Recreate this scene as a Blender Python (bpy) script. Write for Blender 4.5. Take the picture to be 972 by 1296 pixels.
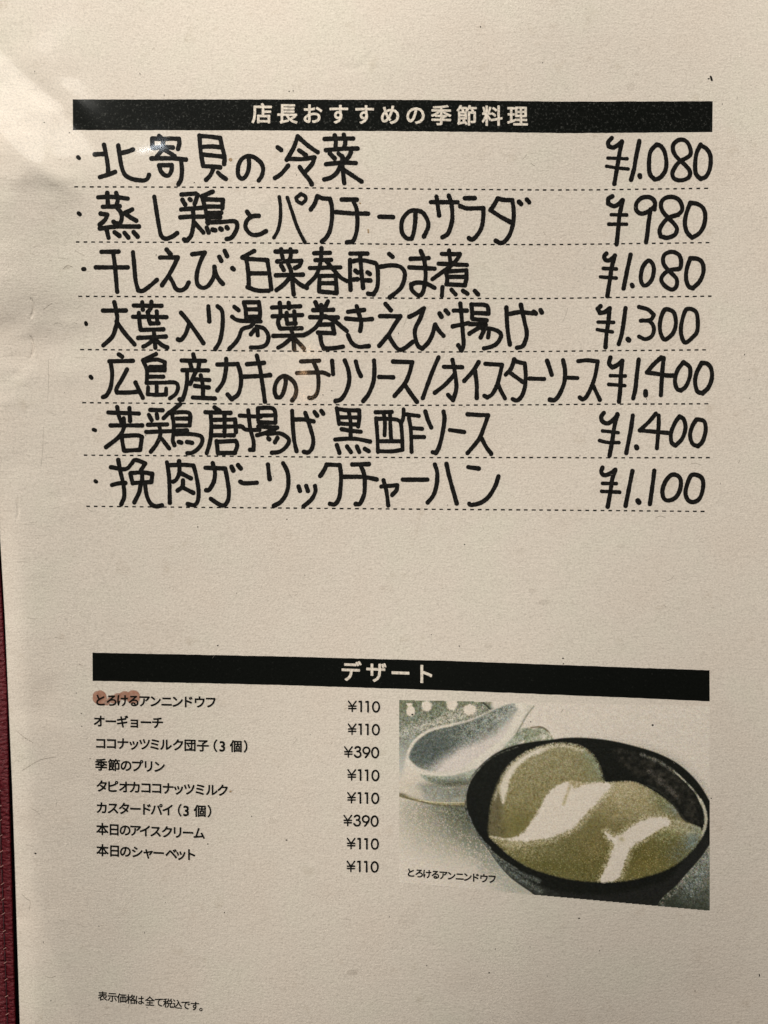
import bpy, math, random
import numpy as np

# ------------------------------------------------------------------ camera, light, exposure
for o in list(bpy.data.objects):
    bpy.data.objects.remove(o)
scene = bpy.context.scene
col = scene.collection
S = 0.00021            # metres on the page per unit of the page's own ruler (972 x 1296 units in view)
HC = 0.32              # camera height above the page
cam_d = bpy.data.cameras.new('camera')
cam_d.sensor_fit = 'HORIZONTAL'
cam_d.sensor_width = 36.0
cam_d.lens = 36.0 * HC / (972 * S)
cam_d.clip_start = 0.01
cam_d.clip_end = 50
cam = bpy.data.objects.new('camera', cam_d)
cam.location = (0, 0, HC)
col.objects.link(cam)
scene.camera = cam

world = bpy.data.worlds.new('World')
scene.world = world
world.use_nodes = True
bg = world.node_tree.nodes['Background']
bg.inputs[0].default_value = (1.0, 0.93, 0.82, 1)
bg.inputs[1].default_value = 0.035


def area(name, loc, target, size, power, color, shape='DISK'):
    d = bpy.data.lights.new(name, 'AREA')
    d.shape = shape
    d.size = size
    d.energy = power
    d.color = color
    o = bpy.data.objects.new(name, d)
    o.location = loc
    v = [target[i] - loc[i] for i in range(3)]
    import mathutils
    o.rotation_euler = mathutils.Vector(v).to_track_quat('-Z', 'Y').to_euler()
    col.objects.link(o)
    return o


def spot(name, loc, target, radius, power, color, cone):
    import mathutils
    d = bpy.data.lights.new(name, 'SPOT')
    d.shadow_soft_size = radius
    d.energy = power
    d.color = color
    d.spot_size = math.radians(cone)
    d.spot_blend = 1.0
    o = bpy.data.objects.new(name, d)
    o.location = loc
    o.rotation_euler = mathutils.Vector([target[i] - loc[i] for i in range(3)]).to_track_quat('-Z', 'Y').to_euler()
    col.objects.link(o)
    return o


# lights: a broad pendant above the head of the page, an added raking fill low at the left,
# and two bulbs mirrored in the laminate, cones narrowed to confine their glare
area('pendant_lamp', (-0.10, 0.68, 0.58), (0, 0.12, 0), 0.52, 9.5, (1.0, 0.975, 0.905))
area('raking_fill', (-0.85, -0.02, 0.062), (-0.05, 0, 0), 0.08, 3.4, (1.0, 0.95, 0.86))
spot('small_bulb', (-0.1384, 0.3340, 0.64), (-0.0593, 0.0958, 0.0026), 0.006, 0.85, (0.86, 0.93, 1.0), 1.15)
spot('amber_bulb', (-0.0597, 0.0936, 0.64), (-0.0213, 0.0368, 0.0011), 0.005, 0.70, (1.0, 0.60, 0.32), 1.0)

scene.view_settings.view_transform = 'Standard'
scene.view_settings.look = 'None'
scene.view_settings.exposure = 0.0
scene.view_settings.gamma = 1.0
scene.view_settings.use_curve_mapping = False

random.seed(7)
rng = np.random.default_rng(11)

# ------------------------------------------------------------------ the page's surface


def sm(t):
    t = np.clip(t, 0, 1)
    return t * t * (3 - 2 * t)


def softneg(d, w):
    """0 for d>0, d for d<0, rounded over w"""
    return -w * np.log1p(np.exp(np.clip(-d / w, -40, 40)))


EY = [-90, 600, 680, 780, 1000, 1088, 1296, 1380]
EX = [-47, -3, 0, 6, 15.5, 18.5, 25, 28]


_cr = random.Random(23)
CRUMPLE = [(_cr.uniform(-8, 92), _cr.uniform(60, 520), _cr.uniform(7, 19), _cr.choice((-1, 1)) * _cr.uniform(0.35, 0.95)) for _ in range(44)]
CRUMPLE += [(_cr.uniform(10, 96), _cr.uniform(540, 1290), _cr.uniform(9, 24), _cr.choice((-1, 1)) * _cr.uniform(0.25, 0.6)) for _ in range(26)]
CRUMPLE += [(_cr.uniform(120, 960), _cr.uniform(0, 1290), _cr.uniform(16, 40), _cr.choice((-1, 1)) * _cr.uniform(0.2, 0.45)) for _ in range(40)]
_ly = np.arange(-140, 1460, 4.0)
_k = np.exp(-0.5 * (np.arange(-12, 13) / 4.0) ** 2)
_lz = np.interp(_ly, [-140, 0, 110, 215, 310, 368, 428, 470, 640, 760, 1060, 1300, 1460], [7, 9, 15, 34, 26, 22, 8, 9, 5, 3, 4, 15, 18])
LZ = np.convolve(np.pad(_lz, 12, mode='edge'), _k / _k.sum(), mode='valid')
LY = _ly


def edge_x(y):
    return np.interp(y, EY, EX)


def gauss(x, y, cx, cy, sx, sy, ang=0.0):
    c, s = math.cos(math.radians(ang)), math.sin(math.radians(ang))
    u = (x - cx) * c + (y - cy) * s
    v = -(x - cx) * s + (y - cy) * c
    return np.exp(-0.5 * ((u / sx) ** 2 + (v / sy) ** 2))


def height(x, y):
    """height of the page in ruler units (gentle waves, dents and the rolled left edge)"""
    x = np.asarray(x, float)
    y = np.asarray(y, float)
    h = 0.9 * np.sin(x / 210.0 + y / 330.0 + 0.6) + 0.6 * np.sin(y / 120.0 - x / 260.0)
    h = h + 0.25 * np.sin(x / 61.0 + 1.3) * np.sin(y / 83.0)
    # rolled left edge
    ex = edge_x(y)
    d = x - (ex + 21)
    h = h + 0.34 * softneg(d, 5.0) * sm((y - 560) / 160.0)
    # turned lower-left corner
    fx = np.interp(y, [1060, 1296, 1400], [22, 96, 130])
    d2 = (x - fx) * 0.94
    h = h + 0.20 * softneg(d2, 1.8) * sm((y - 1060) / 60.0)
    # the long swell of the whole sheet
    amp = np.where(y < 500, 22.0, 27.0)
    per = np.where(y < 500, 580.0, 700.0)
    h = h + amp * (1 - np.cos(math.pi * (y - 500) / per)) * sm((x - 150) / 450.0) * (1 - 0.6 * sm((x - 640) / 330.0)) + 5.0
    # the left margin lifts and sinks
    lift = np.interp(y, LY, LZ)
    h = h + lift / (1 + (np.clip(x + 10, 0, None) / 115.0) ** 2.6)
    # crumpled band across the upper-left
    h = h + 6.0 * gauss(x, y, 22, 186, 52, 19, 42)
    h = h - 3.2 * gauss(x, y, 52, 116, 74, 11, 47)
    h = h + 1.8 * gauss(x, y, 74, 228, 26, 9, 30)
    h = h - 1.2 * gauss(x, y, 8, 60, 36, 16, -30)
    for (cx, cy, sg, am) in CRUMPLE:
        h = h + am * np.exp(-0.5 * (((x - cx) / sg) ** 2 + ((y - cy) / (sg * 0.6)) ** 2))
    # a thumb print pressed at the head of the sheet, and a short crease among the dishes
    rr = np.hypot(x - 445, y - 62)
    h = h - 0.5 * np.exp(-0.5 * ((rr - 25) / 2.6) ** 2) * sm((y - 62) / 16)
    dd = (x - 340) * 0.72 + (y - 248) * 0.69
    tt = (x - 340) * 0.69 - (y - 248) * 0.72
    h = h + 0.5 * np.exp(-0.5 * (dd / 1.6) ** 2) * np.exp(-0.5 * (tt / 16) ** 2)
    # two convex bumps added to keep the bulbs' glare small
    h = h + 0.34 * gauss(x, y, 190, 189, 15, 15) + 0.34 * gauss(x, y, 384, 472, 15, 11)
    # thumb dents
    h = h - 1.6 * gauss(x, y, 58, 878, 20, 16)
    h = h - 0.8 * gauss(x, y, 66, 905, 28, 8, 12)
    h = h - 0.7 * gauss(x, y, 30, 575, 30, 16, 15)
    # sickle-shaped nail dents
    for (cx, cy, r, a0, a1, dep) in ((21, 390, 21.5, -42, 40, 1.1), (13, 440, 29, -36, 32, 1.3), (7, 647, 16, -34, 42, .7)):
        rr = np.hypot(x - cx, y - cy)
        an = np.degrees(np.arctan2(y - cy, x - cx))
        m = sm((an - a0) / 14) * sm((a1 - an) / 14)
        h = h - dep * np.exp(-0.5 * ((rr - r) / 1.05) ** 2) * m
    return h


def P(x, y, dz=0.0, flat=None):
    """point of the page (or of a level surface at z=flat) at ruler position x, y"""
    x = np.asarray(x, float)
    y = np.asarray(y, float)
    z = height(x, y) * S + dz if flat is None else np.zeros_like(x + y) + flat
    k = 1 - z / HC
    return np.stack([(x - 486) * S * k, (648 - y) * S * k, z], -1)


# ------------------------------------------------------------------ materials
def new_mat(name):
    m = bpy.data.materials.new(name)
    m.use_nodes = True
    nt = m.node_tree
    b = nt.nodes['Principled BSDF']
    tc = nt.nodes.new('ShaderNodeTexCoord')
    mp = nt.nodes.new('ShaderNodeMapping')
    mp.inputs['Scale'].default_value = (1 / S, 1 / S, 1 / S)
    nt.links.new(tc.outputs['Object'], mp.inputs['Vector'])
    return m, nt, b, mp.outputs[0]


def N(nt, t, **kw):
    n = nt.nodes.new(t)
    for k, v in kw.items():
        if k in ('operation', 'blend_type', 'data_type', 'feature', 'noise_dimensions', 'attribute_name', 'clamp', 'use_clamp'):
            setattr(n, k, v)
        else:
            n.inputs[k].default_value = v
    return n


def ramp(nt, src, stops):
    r = nt.nodes.new('ShaderNodeValToRGB')
    e = r.color_ramp.elements
    while len(e) < len(stops):
        e.new(0.5)
    for i, (p, c) in enumerate(stops):
        e[i].position = p
        e[i].color = (c[0], c[1], c[2], 1) if len(c) == 3 else c
    nt.links.new(src, r.inputs[0])
    return r


def mix(nt, a, b, fac, mode='MIX'):
    m = nt.nodes.new('ShaderNodeMix')
    m.data_type = 'RGBA'
    m.blend_type = mode
    for sock, val in ((m.inputs[0], fac), (m.inputs[6], a), (m.inputs[7], b)):
        if hasattr(val, 'is_output'):
            nt.links.new(val, sock)
        elif isinstance(val, (int, float)):
            sock.default_value = val
        else:
            sock.default_value = (*val[:3], 1)
    return m.outputs[2]


PAPER = (0.80, 0.708, 0.614)


def laminate(b, rough=0.09, w=0.16):
    b.inputs['Coat Weight'].default_value = w
    b.inputs['Coat Roughness'].default_value = rough
    b.inputs['Coat IOR'].default_value = 1.45
    b.inputs['Specular IOR Level'].default_value = 0.12


def paper_bump(nt, vec, b, strength=1.0):
    n1 = N(nt, 'ShaderNodeTexNoise', Scale=0.45, Detail=4.0, Roughness=0.6)
    nt.links.new(vec, n1.inputs['Vector'])
    mp = nt.nodes.new('ShaderNodeMapping')
    mp.inputs['Scale'].default_value = (0.25, 1.0, 1.0)
    nt.links.new(vec, mp.inputs['Vector'])
    n2 = N(nt, 'ShaderNodeTexNoise', Scale=0.30, Detail=3.0, Roughness=0.6)
    nt.links.new(mp.outputs[0], n2.inputs['Vector'])
    n3 = N(nt, 'ShaderNodeTexNoise', Scale=0.035, Detail=3.0, Roughness=0.55)
    nt.links.new(vec, n3.inputs['Vector'])
    a = N(nt, 'ShaderNodeMath', operation='MULTIPLY_ADD')
    nt.links.new(n2.outputs[0], a.inputs[0])
    a.inputs[1].default_value = 0.6
    nt.links.new(n1.outputs[0], a.inputs[2])
    a2 = N(nt, 'ShaderNodeMath', operation='MULTIPLY_ADD')
    nt.links.new(n3.outputs[0], a2.inputs[0])
    a2.inputs[1].default_value = 0.7
    nt.links.new(a.outputs[0], a2.inputs[2])
    bp = N(nt, 'ShaderNodeBump', Strength=strength, Distance=S * 0.42)
    nt.links.new(a2.outputs[0], bp.inputs['Height'])
    nt.links.new(bp.outputs[0], b.inputs['Normal'])
    return n1


def mat_paper():
    m, nt, b, vec = new_mat('laminated_paper')
    big = N(nt, 'ShaderNodeTexNoise', Scale=0.011, Detail=3.0, Roughness=0.5)
    nt.links.new(vec, big.inputs['Vector'])
    r1 = ramp(nt, big.outputs[0], [(0.30, (0.795, 0.693, 0.597)), (0.52, PAPER), (0.72, (0.79, 0.718, 0.612))])
    # faint grey handling smudges
    sg = N(nt, 'ShaderNodeTexNoise', Scale=0.035, Detail=4.0, Roughness=0.62)
    nt.links.new(vec, sg.inputs['Vector'])
    r2 = ramp(nt, sg.outputs[0], [(0.62, (1, 1, 1)), (0.74, (0.90, 0.885, 0.865)), (0.86, (0.84, 0.82, 0.79))])
    c = mix(nt, r1.outputs[0], r2.outputs[0], 1.0, 'MULTIPLY')
    # pulp fibre grain
    g = N(nt, 'ShaderNodeTexNoise', Scale=0.42, Detail=4.0, Roughness=0.75)
    nt.links.new(vec, g.inputs['Vector'])
    r3 = ramp(nt, g.outputs[0], [(0.28, (0.74, 0.73, 0.72)), (0.5, (0.965, 0.965, 0.965)), (0.72, (1.10, 1.10, 1.10))])
    c = mix(nt, c, r3.outputs[0], 1.0, 'MULTIPLY')
    # hair-thin handling scratches: voronoi edges seen only where a mask noise peaks
    wv = N(nt, 'ShaderNodeTexNoise', Scale=0.05, Detail=2.0)
    nt.links.new(vec, wv.inputs['Vector'])
    ad = N(nt, 'ShaderNodeVectorMath', operation='MULTIPLY_ADD')
    nt.links.new(wv.outputs[1], ad.inputs[0])
    ad.inputs[1].default_value = (30, 30, 30)
    nt.links.new(vec, ad.inputs[2])
    vo = N(nt, 'ShaderNodeTexVoronoi', feature='DISTANCE_TO_EDGE', Scale=0.045)
    nt.links.new(ad.outputs[0], vo.inputs['Vector'])
    e = ramp(nt, vo.outputs['Distance'], [(0.0, (1, 1, 1)), (0.022, (0, 0, 0))])
    mk = N(nt, 'ShaderNodeTexNoise', Scale=0.05, Detail=3.0, Roughness=0.7)
    mo = nt.nodes.new('ShaderNodeMapping')
    mo.inputs['Location'].default_value = (400, 70, 3)
    nt.links.new(vec, mo.inputs['Vector'])
    nt.links.new(mo.outputs[0], mk.inputs['Vector'])
    mr = ramp(nt, mk.outputs[0], [(0.64, (0, 0, 0)), (0.70, (0.5, 0.5, 0.5))])
    mm = N(nt, 'ShaderNodeMath', operation='MULTIPLY')
    nt.links.new(e.outputs[0], mm.inputs[0])
    nt.links.new(mr.outputs[0], mm.inputs[1])
    c = mix(nt, c, (0.42, 0.38, 0.33), mm.outputs[0])
    # rubbed left margin: dull grey streaks that run across
    ms = nt.nodes.new('ShaderNodeMapping')
    ms.inputs['Scale'].default_value = (0.10, 1.6, 1.0)
    ms.inputs['Rotation'].default_value = (0, 0, math.radians(4))
    nt.links.new(vec, ms.inputs['Vector'])
    st = N(nt, 'ShaderNodeTexNoise', Scale=0.28, Detail=3.0, Roughness=0.7)
    nt.links.new(ms.outputs[0], st.inputs['Vector'])
    sr = ramp(nt, st.outputs[0], [(0.30, (0.86, 0.85, 0.835)), (0.48, (1, 1, 1)), (0.7, (1.05, 1.05, 1.05))])
    sx = nt.nodes.new('ShaderNodeSeparateXYZ')
    nt.links.new(vec, sx.inputs[0])
    mrg = N(nt, 'ShaderNodeMapRange')
    nt.links.new(sx.outputs[0], mrg.inputs['Value'])
    mrg.inputs['From Min'].default_value = -490
    mrg.inputs['From Max'].default_value = -370
    mrg.inputs['To Min'].default_value = 0.75
    mrg.inputs['To Max'].default_value = 0.0
    c = mix(nt, c, mix(nt, c, sr.outputs[0], 1.0, 'MULTIPLY'), mrg.outputs[0])
    nt.links.new(c, b.inputs['Base Color'])
    b.inputs['Roughness'].default_value = 0.62
    paper_bump(nt, vec, b, 1.0)
    laminate(b)
    return m


def mat_ink(name, base, fleck=None, fl=(0.70, 0.80), scale=0.55, rough=0.5, coat=0.16):
    m, nt, b, vec = new_mat(name)
    g = N(nt, 'ShaderNodeTexNoise', Scale=scale, Detail=4.0, Roughness=0.7)
    nt.links.new(vec, g.inputs['Vector'])
    r = ramp(nt, g.outputs[0], [(0.35, tuple(v * 0.75 for v in base)), (0.6, tuple(v * 1.3 for v in base))])
    c = r.outputs[0]
    if fleck:
        f = N(nt, 'ShaderNodeTexNoise', Scale=0.33, Detail=3.0, Roughness=0.75)
        mo = nt.nodes.new('ShaderNodeMapping')
        mo.inputs['Location'].default_value = (91, 17, 5)
        nt.links.new(vec, mo.inputs['Vector'])
        nt.links.new(mo.outputs[0], f.inputs['Vector'])
        fr = ramp(nt, f.outputs[0], [(fl[0], (0, 0, 0)), (fl[1], (1, 1, 1))])
        c = mix(nt, c, fleck, fr.outputs[0])
    nt.links.new(c, b.inputs['Base Color'])
    b.inputs['Roughness'].default_value = rough
    paper_bump(nt, vec, b, 0.5)
    laminate(b, w=coat)
    b.inputs['Specular IOR Level'].default_value = 0.05
    return m


M_paper = mat_paper()
M_marker = mat_ink('black_marker_ink', (0.0075, 0.0068, 0.0060), fleck=(0.030, 0.028, 0.026), fl=(0.45, 0.78))
M_bar = mat_ink('black_printed_toner', (0.0045, 0.0052, 0.0042), fleck=(0.10, 0.10, 0.09), fl=(0.56, 0.80))
M_bar2 = mat_ink('smooth_black_toner', (0.0045, 0.0052, 0.0042), fleck=(0.045, 0.045, 0.04), fl=(0.62, 0.86))
M_print = mat_ink('black_small_print', (0.009, 0.009, 0.008))
M_revers = mat_ink('unprinted_paper_letters', (0.72, 0.635, 0.54), scale=0.4)
M_dirt = mat_ink('brown_stain', (0.36, 0.25, 0.15))


def mat_smudge(name='rusty_pink_smear', tones=None):
    m, nt, b, vec = new_mat(name)
    g = N(nt, 'ShaderNodeTexNoise', Scale=0.12, Detail=4.0, Roughness=0.65)
    nt.links.new(vec, g.inputs['Vector'])
    r = ramp(nt, g.outputs[0], tones or [(0.32, (0.56, 0.33, 0.24)), (0.5, (0.47, 0.23, 0.155)), (0.68, (0.36, 0.16, 0.105))])
    nt.links.new(r.outputs[0], b.inputs['Base Color'])
    b.inputs['Roughness'].default_value = 0.6
    at = N(nt, 'ShaderNodeAttribute', attribute_name='cover')
    g2 = N(nt, 'ShaderNodeTexNoise', Scale=0.35, Detail=3.0, Roughness=0.6)
    nt.links.new(vec, g2.inputs['Vector'])
    ma = N(nt, 'ShaderNodeMath', operation='MULTIPLY_ADD', use_clamp=True)
    nt.links.new(g2.outputs[0], ma.inputs[0])
    ma.inputs[1].default_value = 0.5
    ma.inputs[2].default_value = -0.25
    m2 = N(nt, 'ShaderNodeMath', operation='ADD', use_clamp=True)
    nt.links.new(at.outputs['Fac'], m2.inputs[0])
    nt.links.new(ma.outputs[0], m2.inputs[1])
    m3 = N(nt, 'ShaderNodeMath', operation='MULTIPLY', use_clamp=True)
    nt.links.new(m2.outputs[0], m3.inputs[0])
    nt.links.new(at.outputs['Fac'], m3.inputs[1])
    nt.links.new(m3.outputs[0], b.inputs['Alpha'])
    paper_bump(nt, vec, b, 0.7)
    laminate(b)
    return m


def mat_photo():
    m, nt, b, vec = new_mat('printed_photograph_ink')
    at = N(nt, 'ShaderNodeAttribute', attribute_name='print_colour')
    g = N(nt, 'ShaderNodeTexNoise', Scale=0.55, Detail=3.0, Roughness=0.8)
    nt.links.new(vec, g.inputs['Vector'])
    r = ramp(nt, g.outputs[0], [(0.28, (0.80, 0.80, 0.80)), (0.5, (1.0, 1.0, 1.0)), (0.72, (1.14, 1.14, 1.14))])
    c = mix(nt, at.outputs['Color'], r.outputs[0], 1.0, 'MULTIPLY')
    nt.links.new(c, b.inputs['Base Color'])
    b.inputs['Roughness'].default_value = 0.55
    paper_bump(nt, vec, b, 0.8)
    laminate(b)
    return m


def mat_red():
    m, nt, b, vec = new_mat('red_grained_leatherette')
    mp = nt.nodes.new('ShaderNodeMapping')
    mp.inputs['Scale'].default_value = (0.5, 1.0, 1.0)
    mp.inputs['Rotation'].default_value = (0, 0, math.radians(-25))
    nt.links.new(vec, mp.inputs['Vector'])
    vo = N(nt, 'ShaderNodeTexVoronoi', feature='SMOOTH_F1', Scale=0.30)
    nt.links.new(mp.outputs[0], vo.inputs['Vector'])
    n = N(nt, 'ShaderNodeTexNoise', Scale=0.5, Detail=4.0, Roughness=0.65)
    nt.links.new(mp.outputs[0], n.inputs['Vector'])
    r = ramp(nt, n.outputs[0], [(0.3, (0.085, 0.004, 0.009)), (0.7, (0.17, 0.010, 0.017))])
    nt.links.new(r.outputs[0], b.inputs['Base Color'])
    a = N(nt, 'ShaderNodeMath', operation='MULTIPLY_ADD')
    nt.links.new(n.outputs[0], a.inputs[0])
    a.inputs[1].default_value = 0.8
    nt.links.new(vo.outputs['Distance'], a.inputs[2])
    bp = N(nt, 'ShaderNodeBump', Strength=1.0, Distance=S * 2.2)
    nt.links.new(a.outputs[0], bp.inputs['Height'])
    nt.links.new(bp.outputs[0], b.inputs['Normal'])
    b.inputs['Roughness'].default_value = 0.55
    b.inputs['Specular IOR Level'].default_value = 0.35
    return m


def mat_plain(name, base, rough=0.6, var=0.3, scale=0.1):
    m, nt, b, vec = new_mat(name)
    g = N(nt, 'ShaderNodeTexNoise', Scale=scale, Detail=4.0, Roughness=0.6)
    nt.links.new(vec, g.inputs['Vector'])
    r = ramp(nt, g.outputs[0], [(0.3, tuple(v * (1 - var) for v in base)), (0.7, tuple(v * (1 + var) for v in base))])
    nt.links.new(r.outputs[0], b.inputs['Base Color'])
    b.inputs['Roughness'].default_value = rough
    return m


M_smudge = mat_smudge()
M_grime = mat_smudge('grey_grime', [(0.3, (0.42, 0.37, 0.31)), (0.7, (0.34, 0.29, 0.24))])
M_photo = mat_photo()
M_red = mat_red()
M_black = mat_plain('gap_shade_black', (0.002, 0.0018, 0.0018), 1.0)  # near-black, stands in for shade in the gap beside the page
M_black.node_tree.nodes['Principled BSDF'].inputs['Specular IOR Level'].default_value = 0.0
M_thread = mat_plain('dark_red_thread', (0.03, 0.004, 0.006), 0.6, scale=1.0)
M_thread2 = mat_plain('pale_highlight_thread', (0.46, 0.25, 0.21), 0.5, scale=1.0)  # pale tone for the highlights painted along the seam
M_table = mat_plain('dark_table_wood', (0.03, 0.018, 0.012), 0.4, scale=0.01)


# ------------------------------------------------------------------ object helpers
def mesh_obj(name, verts, faces, mat, parent=None, smooth=False):
    me = bpy.data.meshes.new(name)
    me.from_pydata([tuple(v) for v in verts], [], faces)
    me.materials.append(mat)
    if smooth:
        me.polygons.foreach_set('use_smooth', [True] * len(me.polygons))
    me.update()
    o = bpy.data.objects.new(name, me)
    col.objects.link(o)
    o.parent = parent
    return o


def empty(name, parent=None, loc=(0, 0, 0)):
    o = bpy.data.objects.new(name, None)
    o.empty_display_size = 0.01
    o.location = loc
    col.objects.link(o)
    o.parent = parent
    return o


def grid_faces(nx, ny):
    return [(j * (nx + 1) + i, (j + 1) * (nx + 1) + i, (j + 1) * (nx + 1) + i + 1, j * (nx + 1) + i + 1)
            for j in range(ny) for i in range(nx)]


class Ribbons:
    """collects marker strokes (round-ended ribbons that follow the page) into one mesh"""

    def __init__(self, dz):
        self.v, self.f, self.dz, self.n = [], [], dz, 0

    def _emit(self, xy, z):
        base = len(self.v)
        pts = P(np.array([p[0] for p in xy]), np.array([p[1] for p in xy]), 0)
        for k, p in enumerate(pts):
            self.v.append((p[0], p[1], p[2] + z[k]))
        return base

    def line(self, pts, r, rough=0.035, step=1.2):
        pts = [np.array(p, float) for p in pts]
        if len(pts) == 1:
            pts = [pts[0] - (0.2, 0.1), pts[0] + (0.2, 0.1)]
        # split at sharp corners, smooth between them
        runs, cur = [], [pts[0]]
        for i in range(1, len(pts)):
            cur.append(pts[i])
            if i < len(pts) - 1:
                a = pts[i] - pts[i - 1]
                b = pts[i + 1] - pts[i]
                ca = a.dot(b) / (np.linalg.norm(a) * np.linalg.norm(b) + 1e-9)
                if ca < 0.42:
                    runs.append(cur)
                    cur = [pts[i]]
        runs.append(cur)
        closed = len(runs) == 1 and len(pts) > 5 and np.linalg.norm(pts[0] - pts[-1]) < 0.5
        for run in runs:
            self._run(run, r, rough, step, closed)

    def _run(self, p, r, rough, step, closed=False):
        q = []
        n = len(p)
        for i in range(n - 1):
            if closed:
                p0, p3 = p[(i - 1) % (n - 1)], p[(i + 2) % (n - 1)]
            else:
                p0 = p[i - 1] if i > 0 else 2 * p[0] - p[1]
                p3 = p[i + 2] if i + 2 < n else 2 * p[-1] - p[-2]
            p1, p2 = p[i], p[i + 1]
            m = max(1, int(np.linalg.norm(p2 - p1) / step))
            for k in range(m):
                t = k / m
                q.append(0.5 * ((2 * p1) + (-p0 + p2) * t + (2 * p0 - 5 * p1 + 4 * p2 - p3) * t * t +
                                (-p0 + 3 * p1 - 3 * p2 + p3) * t ** 3))
        q.append(p[-1])
        q = np.array(q)
        if len(q) < 2:
            return
        L = len(q)
        tang = np.gradient(q, axis=0)
        tang /= np.linalg.norm(tang, axis=1)[:, None] + 1e-9
        nor = np.stack([-tang[:, 1], tang[:, 0]], 1)
        ph = random.uniform(0, 100)
        s = np.arange(L) * step
        lo = 1 + 0.035 * np.sin(s / 6.1 + ph) + 0.025 * np.sin(s / 2.7 + 2 * ph)
        end = 1 + 0.05 * np.exp(-s / 3.0) + 0.07 * np.exp(-(s[-1] - s) / 3.0)
        rr = r * lo * end
        ra = rr * (1 + rough * rng.standard_normal(L))
        rb = rr * (1 + rough * rng.standard_normal(L))
        xy, z = [], []
        z0 = self.dz + 1.6e-6 * self.n
        self.n += 1
        for i in range(L):
            xy.append(q[i] + nor[i] * ra[i])
            xy.append(q[i])
            xy.append(q[i] - nor[i] * rb[i])
            z += [z0 + 4e-9 * i] * 3
        b = self._emit(xy, z)
        for i in range(L - 1):
            k = b + 3 * i
            self.f.append((k, k + 3, k + 4, k + 1))
            self.f.append((k + 1, k + 4, k + 5, k + 2))
        for (c, t, nn, r1, r2, zz, a, bb) in ((q[0], -tang[0], nor[0], ra[0], rb[0], z[0], b, b + 2),
                                             (q[-1], tang[-1], nor[-1], ra[-1], rb[-1], z[-1], b + 3 * L - 3, b + 3 * L - 1)):
            K = 7
            cap = []
            for j in range(1, K):
                an = math.pi * j / K
                rk = r1 + (r2 - r1) * j / K
                rk *= 1 + 0.03 * random.uniform(-1, 1)
                cap.append(c + (nn * math.cos(an) + t * math.sin(an)) * rk)
            cb = self._emit(cap, [zz] * len(cap))
            ctr = a + 1
            ring = [a] + [cb + j for j in range(K - 1)] + [bb]
            for j in range(len(ring) - 1):
                self.f.append((ctr, ring[j], ring[j + 1]))

    def build(self, name, mat, parent):
        # make every face look up
        v = self.v
        ff = []
        for f in self.f:
            a, b, c = v[f[0]], v[f[1]], v[f[2]]
            cr = (b[0] - a[0]) * (c[1] - a[1]) - (b[1] - a[1]) * (c[0] - a[0])
            ff.append(f if cr >= 0 else tuple(reversed(f)))
        return mesh_obj(name, v, ff, mat, parent)


# ------------------------------------------------------------------ table and red cover
xs = np.array([-900, 1900.0])
tv = P(np.array([-1500, 2500, 2500, -1500]), np.array([2300, 2300, -1000, -1000]), flat=-0.0062)
table = mesh_obj('table_top', tv, [(0, 1, 2, 3)], M_table)
table['kind'] = 'structure'

cover = empty('menu_cover', loc=(0, 0, -0.006))
cover['label'] = 'dark red grained leatherette menu cover with a stitched border showing beside the page'
cover['category'] = 'menu cover'
cover.location = (0, 0, 0)
ZC = -0.0014


def cover_edge(y):
    return np.interp(y, [-120, 640, 720, 870, 1000, 1296, 1420], [-50, -6, 0.5, 9.3, 12.3, 20.3, 25])


def seam_x(y):
    return np.interp(y, [-120, 1000, 1090, 1296, 1420], [-75, -0.8, 2.0, 9.5, 14])


ys = np.linspace(-120, 1420, 520)
prof = [(-90, 0), (-60, 0), (-40, 0), (-30, 0)]
offs = np.concatenate([np.linspace(-100, -20, 6), np.linspace(-18, -3, 24), np.linspace(-2.4, 0, 8)])
verts = []
for y in ys:
    e = float(cover_edge(y))
    sx_ = float(seam_x(y))
    for t in offs:
        x = e + t
        z = ZC
        z -= 0.00028 * math.exp(-0.5 * ((x - sx_) / 0.9) ** 2)          # seam pressed into the leatherette
        z -= 0.0007 * (max(0, t + 2.4) / 2.4) ** 2.2                    # rounded edge
        verts.append(P(x, y, flat=z))
mesh_obj('leatherette', verts, grid_faces(len(offs) - 1, len(ys) - 1), M_red, cover, smooth=True)
# black board that puts the gap's shade between cover and page
bx_t = []
bv, bf = [], []
for y in (-130, 300, 700, 1000, 1430):
    e = float(cover_edge(y))
    for (xx, zz) in ((e - 105, -0.0061), (e - 105, -0.0024), (e + 1090, -0.0024), (e + 1090, -0.0061)):
        bv.append(P(xx, y, flat=zz))
for j in range(4):
    for i in range(4):
        a, b_ = j * 4 + i, j * 4 + (i + 1) % 4
        bf.append((a, b_, b_ + 4, a + 4))
bf += [(0, 3, 2, 1), (16, 17, 18, 19)]
mesh_obj('black_gap_board', bv, bf, M_black, cover)
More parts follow.
